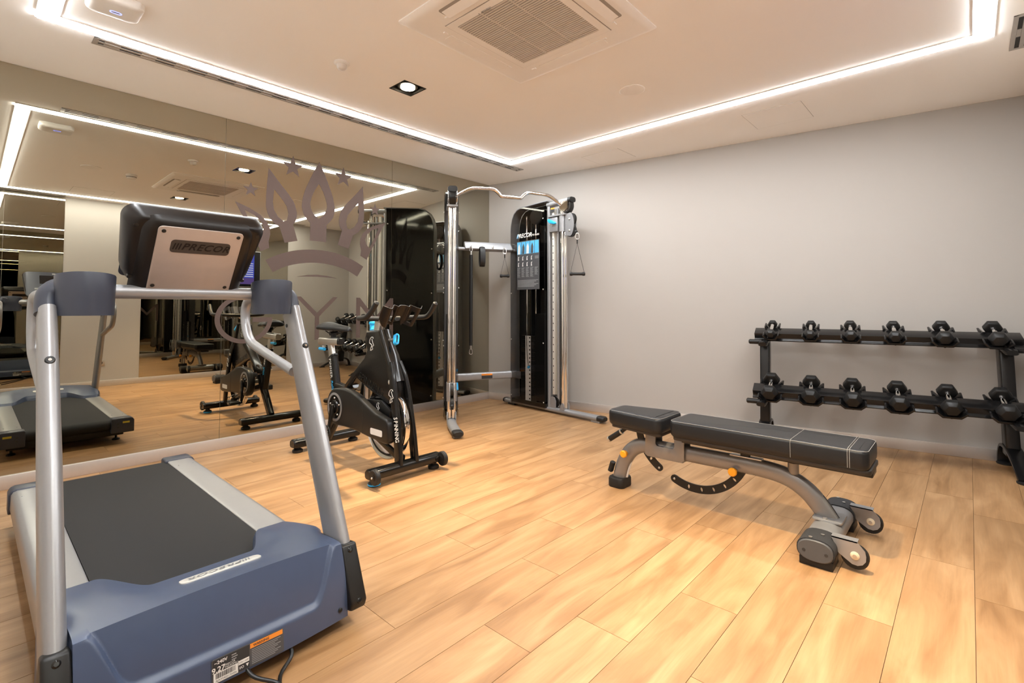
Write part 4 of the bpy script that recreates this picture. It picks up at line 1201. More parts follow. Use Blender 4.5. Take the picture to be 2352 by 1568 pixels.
    B(mt).tube([(0.950, 0, 2.130), (0.985, 0, 2.131)], [1.08, 1.02], 20, sec=(0.026, 0.042), side=(0, 0, 1), sq=3).build('arm_cap', 'rubber', t)
    B(mt).box((0.69, -0.05, 1.985), (0.92, 0.05, 2.000)).build('top_bracket', 'fgrey', t)
    for q in (-1, 1):
        B(mt).prism([(0.84, 2.12), (0.955, 2.12), (0.95, 2.05), (0.915, 2.02), (0.86, 2.02), (0.845, 2.05)], q * 0.040 - 0.003, q * 0.040 + 0.003, 'y').build('hanger_plate', 'chrome', t, smooth=False)
    B(mt).tube(cr([(0.965, 0, 2.11), (0.968, 0, 2.06), (0.945, 0, 2.02), (0.90, 0, 2.005)], 4), 1, 12, sec=(0.030, 0.010), side=(0, 1, 0), sq=4).build('cable_guard', 'blackm', t)
    B(mt).box((0.715, -0.032, 2.035), (0.765, -0.030, 2.065)).build('warning_label', 'labelblack', t, smooth=False)
    B(mt).box((0.715, -0.033, 2.065), (0.765, -0.030, 2.080)).build('warning_label', 'orange', t, smooth=False)
    # carriage
    B(mt).box((0.705, -0.045, zc - 0.075), (0.815, 0.045, zc + 0.07)).build('carriage', 'fgrey', t, bevel=0.006)
    B(mt).tube([(0.862, 0, zc - 0.082), (0.862, 0, zc + 0.080)], 1, 24, sec=(0.046, 0.030), side=(0, 1, 0), sq=3).build('carriage_sleeve', 'fgrey', t)
    B(mt).prism([(0.695, zc + 0.055), (0.712, zc + 0.060), (0.800, zc + 0.020), (0.808, zc + 0.005), (0.785, zc - 0.002), (0.720, zc + 0.015), (0.698, zc + 0.035)], -0.064, -0.044, 'y').build('release_lever', 'blue', t, bevel=0.005)
    pc = (0.955, zc - 0.020)
    for q in (-0.022, 0.016):
        pts = [(0.90, zc + 0.085)] + [(pc[0] + 0.055 * cos(radians(a)) + 0.005, pc[1] + 0.118 * sin(radians(a))) for a in range(80, -81, -16)] + [(0.90, zc - 0.125)]
        B(mt).prism(pts, q, q + 0.006, 'y').build('pulley_cheek', 'fgrey', t)
    B(mt).lathe([(0.03, -0.014), (0.062, -0.013), (0.058, 0.0), (0.062, 0.013), (0.03, 0.014)], (pc[0] + 0.008, 0, pc[1] + 0.052), (0, 1, 0), 28).build('pulley', 'rubber', t)
    B(mt).lathe([(0.03, -0.014), (0.062, -0.013), (0.058, 0.0), (0.062, 0.013), (0.03, 0.014)], (pc[0] + 0.008, 0, pc[1] - 0.062), (0, 1, 0), 28).build('pulley', 'rubber', t)
    for dz in (0.052, -0.062):
        B(mt).lathe([(0.011, 0.022), (0.011, 0.026), (0.006, 0.029)], (pc[0] + 0.004, 0, pc[1] + dz), (0, -1, 0), 14).build('pulley_bolt', 'steel', t)
    bx, bz = 1.035, zc - 0.115
    B(mt).ball((bx - 0.01, 0, bz + 0.015), 0.018, 12).build('cable_stop', 'rubber', t)
    return mt, sh, (bx, bz)
mR, shR, hR = tower(PR, AR, 1, 1.905, True)
mL, shL, hL = tower(PL, ALf, -1, 0.300, False)
# poster and lettering on the right tower shield
for mt, sh_, flip in ((mR, shR, 1),):
    F_ = mt @ frame((0.415, -0.0695, 1.515), (1, 0, 0), (0, 0, 1))
    po = B(F_).box((-0.171, -0.260, -0.001), (0.171, 0.260, 0.0008)).build('exercise_poster', 'labelgrey', t, smooth=False)
    for k in range(5):
        B(F_).box((-0.166 + k * 0.067, 0.120, 0.0008), (-0.106 + k * 0.067, 0.252, 0.0014)).build('poster_photo', 'skyblue', po, smooth=False)
        b = B(F_)
        q = -0.136 + k * 0.067
        b.add([(q - 0.022, 0.122, 0.0016), (q + 0.014, 0.122, 0.0016), (q + 0.018, 0.19, 0.0016), (q + 0.002, 0.235, 0.0016), (q - 0.016, 0.20, 0.0016)], [(0, 1, 2, 3, 4)])
        if k != 4:
            b.build('poster_figure', 'labelwhite' if k % 2 == 0 else 'labelgrey', po, smooth=False)
    b = B(F_)
    for r_ in range(2):
        for k in range(4):
            q = -0.148 + k * 0.067; zz = 0.075 - r_ * 0.065
            b.add([(q - 0.008, zz - 0.022, 0.0015), (q + 0.010, zz - 0.022, 0.0015), (q + 0.004, zz + 0.005, 0.0015), (q + 0.014, zz + 0.022, 0.0015), (q - 0.004, zz + 0.018, 0.0015)], [(0, 1, 2, 3, 4)])
    b.build('poster_figures', 'labelwhite', po, smooth=False)
    b = B(F_)
    for k in range(5):
        for j in range(11 if k < 4 else 9):
            q = -0.166 + k * 0.067
            b.box((q, -0.030 - j * 0.0095, 0.0010), (q + 0.048 - (j * 7 % 5) * 0.004, -0.026 - j * 0.0095, 0.0014))
    for j in range(6):
        b.box((-0.160, -0.165 - j * 0.013, 0.0010), (0.155 - (j % 3) * 0.03, -0.159 - j * 0.013, 0.0014))
    for j in range(4):
        b.box((0.105, 0.085 - j * 0.008, 0.0010), (0.160, 0.089 - j * 0.008, 0.0014))
    b.build('poster_print', 'labelmid', po, smooth=False)
    T2 = mt @ frame((0.355, -0.0700, 1.832), (1, 0, 0), (0, 0, 1))
    text(B(), 'PRECOR', 0.062, T2, shear=0.3, bold=0.02, spacing=1.0).build('lettering', 'labelwhite', sh_, smooth=False)
    b = B(T2)
    for k in range(3):
        b.add([(-0.118 + k * 0.009, -0.021, 0.0006), (-0.113 + k * 0.009, -0.021, 0.0006), (-0.101 + k * 0.009, 0.021, 0.0006), (-0.106 + k * 0.009, 0.021, 0.0006)], [(0, 1, 2, 3)])
    b.build('lettering_bars', 'blue', sh_, smooth=False)
    text(B(), 'FTS GLIDE', 0.024, mt @ frame((0.530, -0.0700, 1.825), (1, 0, 0), (0, 0, 1)), bold=0.02).build('lettering', 'labelwhite', sh_, smooth=False)
# cross members
def tp(P0, ang, s_, z):
    return Vector((P0.x + s_ * cos(ang), P0.y + s_ * sin(ang), z))
a_ = tp(PL, ALf, 0.15, 0.328); b_ = tp(PR, AR, 0.15, 0.334)
lb_ = B().tube([a_, b_], 1, 20, sec=(0.040, 0.026), side=(0, 0, 1), sq=4).build('lower_crossbar', 'fgrey', t)
ch = (b_ - a_).normalized(); cn = Vector((ch.y, -ch.x, 0))
m_ = a_ + ch * 0.40 + cn * 0.0265
B(frame(m_, ch, (0, 0, 1))).box((-0.060, -0.026, 0), (0.060, 0.008, 0.001)).build('caution_label', 'labelblack', lb_, smooth=False)
B(frame(m_, ch, (0, 0, 1))).box((-0.060, 0.008, 0), (0.060, 0.026, 0.001)).build('caution_label', 'orange', lb_, smooth=False)
a_ = tp(PL, ALf, 0.15, 1.722); b_ = tp(PR, AR, 0.15, 1.722)
ch = (b_ - a_).normalized(); cn = Vector((ch.y, -ch.x, 0))
Ls = (b_ - a_).length
mS = frame(a_, ch, cn)                               # local x along bar, y toward the room, z = x cross y (points down)
zs = -1 if mS.to_3x3().col[2].z < 0 else 1
def sp(x, y, z):
    return (x, y, z * zs)
pr = [sp(0, -0.03, -0.040), sp(0, 0.028, -0.040), sp(0, 0.040, -0.028), sp(0, 0.040, -0.022), sp(0, 0.004, 0.046), sp(0, -0.004, 0.050), sp(0, -0.03, 0.046)]
rail_ = B(mS).loft([[(x, p[1], p[2]) for p in pr] for x in (0.155, 0.30, Ls - 0.14, Ls - 0.045)]).build('accessory_shelf', 'fgrey', t, bevel=0.002)
B(mS).tube([sp(0.0, 0, -0.030), sp(Ls, 0, -0.030)], 0.020, 14).build('upper_crossbar', 'fgrey', t)
HK = [0.208, 0.330, 0.455, 0.585]
for x in HK:
    B(mS).tube(cr([sp(x, 0.025, -0.004), sp(x, 0.050, -0.018), sp(x, 0.066, -0.022), sp(x, 0.078, -0.012), sp(x, 0.080, 0.004)], 4), 0.004, 8).build('hook', 'steel', t)
# pull-up bar
a_ = tp(PL, ALf, 0.865, 2.062); b_ = tp(PR, AR, 0.865, 2.060)
ch = (b_ - a_); Lp_ = ch.length; ch.normalize(); cn = Vector((ch.y, -ch.x, 0))
bar = [(0.0, 2.070, 0), (0.10, 2.135, 0.01), (0.185, 2.172, 0.02), (0.30, 2.180, 0.02), (0.395, 2.180, 0.02), (0.445, 2.150, 0.02), (0.475, 2.122, 0.02), (0.53, 2.120, 0.02), (0.585, 2.122, 0.02)]
half_ = bar[:-1]
allb = [(q[0], q[1], q[2]) for q in half_] + [(Lp_ - q[0], q[1], q[2]) for q in half_[::-1]]
B().tube(cr([a_ + ch * q[0] + Vector((0, 0, q[1] - a_.z)) + cn * q[2] for q in allb], 4), 0.016, 16).build('pull_up_bar', 'chrome', t)

# ---- accessories hanging on the machine
def dring(b, c, axis_up=(0, 0, 1), s_=1.0, nrm=(1, 0, 0)):
    c = Vector(c); n_ = Vector(nrm).normalized()
    pts = cr([c + Vector((0, 0, 0.030)) * s_, c + n_ * 0.012 * s_ + Vector((0, 0, 0.022)) * s_, c + n_ * 0.018 * s_ - Vector((0, 0, 0.018)) * s_, c - Vector((0, 0, 0.030)) * s_, c - n_ * 0.018 * s_ - Vector((0, 0, 0.018)) * s_, c - n_ * 0.012 * s_ + Vector((0, 0, 0.022)) * s_], 4, True)
    b.tube(list(pts) + [pts[0]], 0.004 * s_, 8)
def stirrup(name, lb, top, dirv, ln, wd, parent_note=None):
    """triangular strap handle hanging from point top; dirv horizontal axis of the grip"""
    d = Vector(dirv).normalized(); top = Vector(top)
    th = thing(name, lb, 'exercise handle', top - Vector((0, 0, ln)), 'triangular cable handles')
    b = B(); dring(b, top - Vector((0, 0, 0.03)), nrm=d); b.build('carabiner', 'steel', th)
    st = top - Vector((0, 0, 0.075))
    bot = top - Vector((0, 0, ln))
    n_ = Vector((d.y, -d.x, 0))
    B().tube([top - Vector((0, 0, 0.055)), st - Vector((0, 0, 0.03))], 1, 10, sec=(0.006, 0.002), side=d).build('strap_loop', 'blackm', th)
    b = B()
    for s_ in (-1, 1):
        b.tube([st - Vector((0, 0, 0.025)), bot + d * (wd / 2 - 0.008) * s_ + Vector((0, 0, 0.01))], 1, 8, sec=(0.007, 0.0016), side=n_)
        b.build('strap', 'blackm', th); b = B()
    B().tube([bot - d * wd / 2, bot - d * (wd / 2 - 0.008), bot - d * (wd / 2 - 0.022), bot - d * (wd / 2 - 0.030), bot + d * (wd / 2 - 0.030), bot + d * (wd / 2 - 0.022), bot + d * (wd / 2 - 0.008), bot + d * wd / 2],
             [0.014, 0.019, 0.019, 0.0145, 0.0145, 0.019, 0.019, 0.014], 16).build('grip', 'rubber', th)
    return th
camr = Vector((cos(YAW), sin(YAW), 0))
pt = mR @ Vector((hR[0] + 0.005, 0, hR[1] + 0.0))
stirrup('strap_grip', 'black triangular strap handle hanging from the high pulley of the right tower', pt, camr, 0.40, 0.150)
ph = mS @ Vector(sp(HK[3], 0.072, -0.016))
stirrup('strap_grip', 'black triangular strap handle hanging from the shelf hooks between the towers', ph, camr, 0.300, 0.105)
# long padded bar
pb = mS @ Vector(sp(HK[0], 0.072, -0.016))
th = thing('hanging_bar', 'long black padded belt bar hanging vertically from the shelf hook', 'bar', (pb.x, pb.y, 0.57), None)
b = B(); dring(b, pb - Vector((0, 0, 0.024)), nrm=camr, s_=0.8); b.build('top_ring', 'steel', th)
B().tube([pb - Vector((0, 0, 0.045)), pb - Vector((0, 0, 0.09))], 0.011, 12).build('top_ferrule', 'steel', th)
B().tube([pb - Vector((0, 0, 0.085)), Vector((pb.x, pb.y, 0.665))], 0.0175, 16).build('sleeve', 'rubber', th)
B().tube([Vector((pb.x, pb.y, 0.668)), Vector((pb.x, pb.y, 0.625))], 0.010, 12).build('end_ferrule', 'steel', th)
b = B(); dring(b, Vector((pb.x, pb.y, 0.600)), nrm=camr, s_=0.9); b.build('end_ring', 'steel', th)
# ankle strap
pa = mS @ Vector(sp(HK[1], 0.072, -0.016))
th = thing('ankle_strap', 'black padded ankle strap looped over the shelf hook', 'strap', (pa.x, pa.y, 1.46))
lp = [(0.0, 0.0), (0.022, -0.03), (0.034, -0.09), (0.030, -0.16), (0.0, -0.20), (-0.030, -0.16), (-0.034, -0.09), (-0.022, -0.03)]
pts = cr([pa + cn * 0.0 + ch * 0 + Vector((0, 0, q[1])) + Vector((0.86, -0.5, 0)) * q[0] for q in lp], 5, True)
B().tube(list(pts) + [pts[0]], 1, 10, sec=(0.030, 0.008), side=(0.5, 0.86, 0), sq=4).build('band', 'rubber', th)
b = B(); dring(b, pa - Vector((0, 0, 0.006)), nrm=camr, s_=0.7); b.build('ring', 'steel', th)

# ================================================================== WEIGHT BENCH
NY = -1.49
t = thing('weight_bench', 'adjustable weight bench with black vinyl pads and a grey curved frame', 'bench', (3.15, NY, 0))
# pads
def pad(name, pts, z0, z1, r, round_):
    """pad from outline; top edge rounded, sides slightly tucked"""
    c = Vector((sum(p[0] for p in pts) / len(pts), sum(p[1] for p in pts) / len(pts), 0))
    def off(d):
        out = []
        n = len(pts)
        for i in range(n):
            p = Vector((*pts[i], 0)); a = Vector((*pts[i - 1], 0)); b_ = Vector((*pts[(i + 1) % n], 0))
            tn = (b_ - a)
            if tn.length < 1e-6: tn = Vector((1, 0, 0))
            tn.normalize(); nr = Vector((tn.y, -tn.x, 0))
            out.append(p - nr * d)
        return out
    rings = []
    for (d, z) in ((0.010, z0), (0.002, z0 + 0.010), (0.0, z0 + 0.3 * (z1 - z0)), (0.0, z1 - r), (r * 0.13, z1 - r * 0.5), (r * 0.5, z1 - r * 0.13), (r, z1), (r + 0.02, z1 + 0.0015)):
        rings.append([(p.x, p.y, z) for p in off(d)])
    return B().loft(rings).build(name, 'leather', t, angle=50)
def qpoly(x0, x1, h0, h1, r, k=6):
    out = []
    cs = [(x1, h1, 0), (x0, h0, 90), (x0, -h0, 180), (x1, -h1, 270)]
    for (x, h, a0) in cs:
        sx = 1 if x == x1 else -1; sy = 1 if h > 0 else -1
        rr__ = r if not isinstance(r, dict) else r[a0]
        for i in range(k + 1):
            a = radians(a0 + 90 * i / k)
            out.append((x - sx * rr__ + rr__ * cos(a), NY + h - sy * rr__ + rr__ * sin(a)))
    return out
bp_ = qpoly(2.985, 3.858, 0.135, 0.140, 0.035)
bpad = pad('back_pad', bp_, 0.378, 0.462, 0.016, 0)
B().prism([(p[0], p[1]) for p in qpoly(2.995, 3.862, 0.120, 0.125, 0.030)], 0.358, 0.379, 'z').build('back_board', 'board', t, bevel=0.004)
B().box((3.02, NY - 0.055, 0.335), (3.86, NY + 0.055, 0.359)).build('back_carrier', 'blackm', t, bevel=0.004)
sp_ = qpoly(2.585, 2.945, 0.100, 0.150, {0: 0.045, 90: 0.04, 180: 0.04, 270: 0.045})
spad = pad('seat_pad', sp_, 0.378, 0.462, 0.020, 0)
B().prism(qpoly(2.60, 2.935, 0.085, 0.132, 0.03), 0.360, 0.379, 'z').build('seat_board', 'board', t, bevel=0.004)
# stitching
def stitch(pts, parent, z):
    b = B()
    P = [Vector((p[0], p[1], z)) for p in pts]
    b.tube(P + [P[0]], 0.0009, 5)
    return b.build('stitching', 'stitch', parent)
def shrink(pts, d):
    n = len(pts); out = []
    for i in range(n):
        a = Vector((*pts[i - 1], 0)); b_ = Vector((*pts[(i + 1) % n], 0)); tn = (b_ - a).normalized()
        out.append((pts[i][0] - tn.y * d, pts[i][1] + tn.x * d))
    return out
stitch(shrink(bp_, 0.0035), bpad, 0.4595)
stitch(shrink(sp_, 0.004), spad, 0.4590)
for x in (3.567, 3.783, 3.791):
    B().tube([(x, NY - 0.1405, 0.385), (x, NY - 0.1405, 0.446), (x, NY - 0.136, 0.458), (x, NY - 0.124, 0.4632), (x, NY + 0.124, 0.4632), (x, NY + 0.136, 0.458), (x, NY + 0.1405, 0.446), (x, NY + 0.1405, 0.385)], 0.0009, 5).build('stitching', 'stitch', bpad)
B().tube([(3.787, NY - 0.1395, 0.385), (3.787, NY - 0.1395, 0.446), (3.787, NY - 0.135, 0.457), (3.787, NY - 0.123, 0.4622), (3.787, NY + 0.123, 0.4622), (3.787, NY + 0.135, 0.457), (3.787, NY + 0.1395, 0.446)], 0.0022, 6).build('seam', 'board', bpad)
# frame
spine = cr([(2.612, NY, 0.045), (2.640, NY, 0.140), (2.690, NY, 0.220), (2.762, NY, 0.263), (2.86, NY, 0.267), (3.05, NY, 0.268), (3.25, NY, 0.270), (3.42, NY, 0.268), (3.52, NY, 0.252), (3.595, NY, 0.212), (3.650, NY, 0.155), (3.690, NY, 0.095)], 6)
B().tube(spine, 1, 24, sec=(0.030, 0.042), side=(0, 1, 0), sq=2.4).build('main_frame', 'benchgrey', t)
B().tube([p + Vector((0.012, 0, 0.032)) if False else p for p in spine[58:]], 1, 8, sec=(0.012, 0.0438), side=(0, 1, 0), sq=6).build('frame_label', 'labelblack', t)
ff = B().loft([[(2.612 + p[0] * s_, NY + p[1] * s_, z) for p in rrect(0.105, 0.125, 0.030, 5)] for (s_, z) in ((0.96, 0.0), (1.0, 0.006), (1.0, 0.045), (0.92, 0.056))]).build('front_foot', 'rubber', t)
B().tube([(2.578, NY - 0.02, 0.135), (2.560, NY - 0.02, 0.080)], 1, 14, sec=(0.018, 0.014), side=(0, 1, 0), sq=3).build('foot_bumper', 'rubber', t)
B().tube([spine[2] + Vector((0.005, -0.0, 0)), spine[8]], 1, 8, sec=(0.010, 0.0435), side=(0, 1, 0), sq=6).build('foot_label', 'labelwhite', t)
# saddle bracket with two ears each side
ears = [(2.800, 0.232), (2.815, 0.222), (3.000, 0.222), (3.030, 0.235), (3.030, 0.368), (3.018, 0.385), (2.988, 0.385), (2.975, 0.368), (2.975, 0.300), (2.965, 0.288), (2.875, 0.288), (2.865, 0.300), (2.865, 0.380), (2.852, 0.394), (2.820, 0.394), (2.806, 0.380)]
for s_ in (-1, 1):
    ya = NY + s_ * 0.040
    br = B().prism(ears, ya - 0.005, ya + 0.005, 'y').build('pivot_bracket', 'benchgrey', t, bevel=0.002)
    for (px, pz) in ((2.836, 0.370), (3.003, 0.362)):
        B().lathe([(0.020, 0.004), (0.020, 0.007), (0.017, 0.009)], (px, ya, pz), (0, s_, 0), 24).build('washer', 'cream', br)
        B().lathe([(0.008, 0.008), (0.008, 0.013), (0.004, 0.014)], (px, ya, pz), (0, s_, 0), 12).build('pivot_bolt', 'steel', br)
B().box((2.815, NY - 0.041, 0.222), (3.020, NY + 0.041, 0.230)).build('bracket_floor', 'benchgrey', t)
B().cyl((2.836, NY - 0.036, 0.370), (2.836, NY + 0.036, 0.370), 0.016, 16).build('seat_hinge', 'blackm', t)
B().cyl((3.003, NY - 0.036, 0.362), (3.003, NY + 0.036, 0.362), 0.016, 16).build('back_hinge', 'blackm', t)
B().box((2.66, NY - 0.028, 0.345), (2.86, NY + 0.028, 0.361)).build('seat_carrier', 'blackm', t, bevel=0.004)
# curved adjustment ladders with slots
def ladder(cx, cz, r0, r1, a0, a1, slots, ya, name):
    n = 26
    out = [(cx + r1 * cos(radians(a0 + (a1 - a0) * i / n)), cz + r1 * sin(radians(a0 + (a1 - a0) * i / n))) for i in range(n + 1)]
    ec = ((r0 + r1) / 2, (r1 - r0) / 2)
    def endcap(a, sgn):
        ex, ez = cx + ec[0] * cos(radians(a)), cz + ec[0] * sin(radians(a))
        return [(ex + ec[1] * cos(radians(a + sgn * q)), ez + ec[1] * sin(radians(a + sgn * q))) for q in (30, 60, 90, 120, 150)]
    sg = 1 if a1 > a0 else -1
    inn = [(cx + r0 * cos(radians(a1 + (a0 - a1) * i / n)), cz + r0 * sin(radians(a1 + (a0 - a1) * i / n))) for i in range(n + 1)]
    pts = out + endcap(a1, sg) + inn + endcap(a0, -sg)[::-1]
    hs = []
    for a in slots:
        m = (r0 + r1) / 2; hl = (r1 - r0) * 0.27; wd_ = 0.0065
        c0, s0 = cos(radians(a)), sin(radians(a))
        hs.append([(cx + (m + hl * cos(th)) * c0 - wd_ * sin(th) * s0, cz + (m + hl * cos(th)) * s0 + wd_ * sin(th) * c0) for th in [2 * pi * i / 12 for i in range(12)]])
    o = B().prism(pts, ya - 0.004, ya + 0.004, 'y', hs).build(name, 'blackm', t, smooth=False)
    ex, ez = cx + ec[0] * cos(radians(a0)), cz + ec[0] * sin(radians(a0))
    B().lathe([(0.006, 0.004), (0.006, 0.007), (0.003, 0.009)], (ex, ya, ez), (0, -1, 0), 12).build('stop_pin', 'steel', o)
    return o
ladder(3.075, 0.360, 0.246, 0.288, 244, 338, (262, 277, 291, 305, 319), NY - 0.006, 'back_ladder')
ladder(3.010, 0.385, 0.245, 0.285, 238, 175, (224, 207), NY - 0.006, 'seat_ladder')
B().prism([(3.258, 0.314), (3.410, 0.314), (3.410, 0.308), (3.258, 0.308)], NY - 0.020, NY + 0.020, 'y').build('slot_plate', 'steel', t, bevel=0.002)
B().box((3.31, NY - 0.014, 0.30), (3.35, NY + 0.014, 0.342)).build('ladder_mount', 'blackm', t)
B().cyl((3.545, NY, 0.275), (3.545, NY, 0.325), 0.024, 18).build('rest_post', 'benchgrey', t)
B().cyl((3.545, NY, 0.322), (3.545, NY, 0.338), 0.022, 18).build('rest_bumper', 'rubber', t)
for (px, pz) in ((2.672, 0.208), (3.285, 0.238)):
    B().lathe([(0.013, 0.028), (0.015, 0.036)], (px, NY, pz), (0, -1, 0), 16).build('knob_collar', 'chrome', t)
    B().lathe([(0.010, 0.034), (0.010, 0.050), (0.021, 0.054), (0.021, 0.064), (0.017, 0.069), (0.006, 0.070)], (px, NY, pz), (0, -1, 0), 24).build('pop_pin_knob', 'yellow', t)
# handle under the seat
B().tube(cr([(2.72, NY + 0.02, 0.352), (2.66, NY + 0.02, 0.346), (2.62, NY + 0.02, 0.318)], 4), 0.011, 12).build('seat_handle', 'blackm', t)
B().tube([(2.615, NY + 0.02, 0.315), (2.530, NY + 0.02, 0.255)], 0.0165, 14).build('handle_grip', 'rubber', t)
for (a, c) in (((2.618, 0.317), (2.610, 0.311)), ((2.534, 0.258), (2.526, 0.252))):
    B().tube([(a[0], NY + 0.02, a[1]), (c[0], NY + 0.02, c[1])], 0.0172, 14).build('grip_ring', 'steel', t)
# rear cross foot
RX = 3.690
def oval(y0, y1, k, nm, mt, zc=0.068):
    return B().tube([(RX, y0, zc), (RX, y1, zc)], k, 28, sec=(0.042, 0.062), side=(0, 0, 1), sq=2.5).build(nm, mt, t)
oval(NY - 0.20, NY + 0.20, 1.0, 'rear_foot', 'silver')
for s_ in (-1, 1):
    y0, y1 = NY + s_ * 0.175, NY + s_ * 0.300
    oval(min(y0, y1), max(y0, y1), 1.10, 'foot_grip', 'grip')
    ec = B().tube([(RX, NY + s_ * 0.299, 0.068), (RX, NY + s_ * 0.306, 0.068), (RX, NY + s_ * 0.309, 0.068)], [1.02, 1.02, 0.95], 28, sec=(0.042, 0.062), side=(0, 0, 1), sq=2.5).build('foot_end_cap', 'labelgrey', t)
    for q in (-0.040, 0.040):
        B().lathe([(0.0065, 0), (0.0065, 0.0108)], (RX + q, NY + s_ * 0.299, 0.064), (0, s_, 0), 12).build('screw', 'labelblack', ec)
    for (q, w_) in ((0.015, 0.045), (-0.018, 0.10)):
        B().ball((RX + q, NY + s_ * (0.19 + w_), 0.1165), 0.008, 10, (1, 1, 0.25)).build('rivet', 'steel', t)
    B().box((RX - 0.060, min(NY + s_ * 0.18, NY + s_ * 0.298), 0.0), (RX + 0.060, max(NY + s_ * 0.18, NY + s_ * 0.298), 0.034)).build('rubber_foot', 'rubber', t, bevel=0.003)
    # wheel bracket and wheel
    yb0 = NY + s_ * 0.215 - 0.022
    wb_p = [(RX + 0.045, 0.122), (RX + 0.135, 0.122), (RX + 0.160, 0.092)] + [(RX + 0.128 + 0.036 * cos(radians(a)), 0.066 + 0.036 * sin(radians(a))) for a in (10, -20, -50, -80, -110)] + [(RX + 0.070, 0.062), (RX + 0.060, 0.09)]
    bk = B().prism(wb_p, yb0 - 0.003, yb0 + 0.001, 'y').build('wheel_bracket', 'silver', t, smooth=False)
    B().box((RX + 0.045, yb0 - 0.003, 0.118), (RX + 0.135, yb0 + 0.040, 0.122)).build('bracket_top', 'silver', t, smooth=False)
    B().lathe([(0.018, -0.014), (0.044, -0.014), (0.048, -0.010), (0.048, 0.010), (0.044, 0.014), (0.018, 0.014)], (RX + 0.124, yb0 + 0.018, 0.0585), (0, 1, 0), 32).build('wheel', 'rubber', t)
    B().lathe([(0.016, 0.003), (0.016, 0.006), (0.010, 0.009)], (RX + 0.126, yb0, 0.068), (0, -1, 0), 20).build('wheel_washer', 'cream', t)
    B().lathe([(0.007, 0.008), (0.007, 0.012)], (RX + 0.126, yb0, 0.068), (0, -1, 0), 10).build('wheel_bolt', 'steel', t)
B().prism(rrect(0.115, 0.135, 0.012, 4, (RX - 0.002, NY)), 0.108, 0.117, 'z').build('weld_plate', 'silver', t, bevel=0.002)
for s_ in (-1, 1):
    B().lathe([(0.010, 0), (0.010, 0.005), (0.005, 0.006)], (RX - 0.01, NY + s_ * 0.052, 0.117), (0, 0, 1), 6).build('plate_bolt', 'steel', t)

# ================================================================== DUMBBELL RACK
mW = Matrix.Rotation(AL, 4, 'Z') @ Matrix.Diagonal((1, -1, 1, 1))     # local x along wall, local y = distance out from the wall, z up
T0, T1 = 2.870, 4.455
t = thing('dumbbell_rack', 'black two-tier steel dumbbell rack standing against the cream wall', 'rack', mW @ Vector(((T0 + T1) / 2, 0.3, 0)))
def shelf(nb, zb, nf, zf, nm):
    d = Vector((nf - nb, zf - zb)).normalized(); u = Vector((-d.y, d.x)) if -d.y > -1 else d
    u = Vector((-d.y, d.x));  u = u if u.y > 0 else -u
    def q(a, h):
        v = Vector((nb, zb)) + d * a + u * h
        return (v.x, v.y)
    L_ = (Vector((nf, zf)) - Vector((nb, zb))).length
    w_ = 0.104; a0 = (L_ - w_) / 2; h0 = -0.018
    pts = [q(a0, h0 - 0.052), q(a0, h0), q(a0 + w_, h0), q(a0 + w_, h0 - 0.042), q(a0 + w_ + 0.022, h0 - 0.050), q(a0 + w_ + 0.022, h0 - 0.058), q(a0 + w_ - 0.004, h0 - 0.058), q(a0 + w_ - 0.004, h0 - 0.006), q(a0 + 0.004, h0 - 0.006), q(a0 + 0.004, h0 - 0.052)]
    o = B(mW).prism(pts, T0, T1, 'x').build(nm, 'rackblack', t, bevel=0.0015)
    return o, d, u, q, L_
ROWS = []
TS = [2.994, 3.266, 3.525, 3.788, 4.058, 4.325]
for (nb, zb, nf, zf, sizes) in ((0.120, 0.925, 0.285, 0.851, (0.036, 0.037, 0.042, 0.043, 0.050, 0.052)), (0.270, 0.492, 0.450, 0.404, (0.061, 0.060, 0.059, 0.059, 0.058, 0.059))):
    o, d, u, q, L_ = shelf(nb, zb, nf, zf, 'tier')
    ROWS.append((nb, zb, nf, zf, sizes, d, u, q, L_))
    for tx, R_ in zip(TS, sizes):
        hw_ = R_ * 1.05 + 0.020
        for side_, a in ((0, 0.0), (1, L_)):
            # cradle: shallow V tray across the rack with raised wings
            c = q(a, -R_ * 0.866 - 0.0075)
            M_ = mW @ Matrix(((1, 0, 0, tx), (0, d.x, u.x, c[0]), (0, d.y, u.y, c[1]), (0, 0, 0, 1)))   # x along, y along axis, z normal
            fl0 = hw_ * 0.52
            pts = [(-hw_, 0.034), (-hw_ + 0.010, 0.036), (-fl0, 0.006), (fl0, 0.006), (hw_ - 0.010, 0.036), (hw_, 0.034), (hw_, 0.026), (fl0 + 0.006, -0.008), (-fl0 - 0.006, -0.008), (-hw_, 0.026)]
            B(M_).prism(pts, -0.026 - 0.018 * side_, 0.026 + 0.018 * (1 - side_), 'y').build('cradle', 'rackblack', o, bevel=0.002)
            if side_:
                B(M_).lathe([(0.006, 0.008), (0.006, 0.016), (0.003, 0.018)], (0, 0.010, 0), (0, 0, -1), 10).build('cradle_bolt', 'rackblack', o)
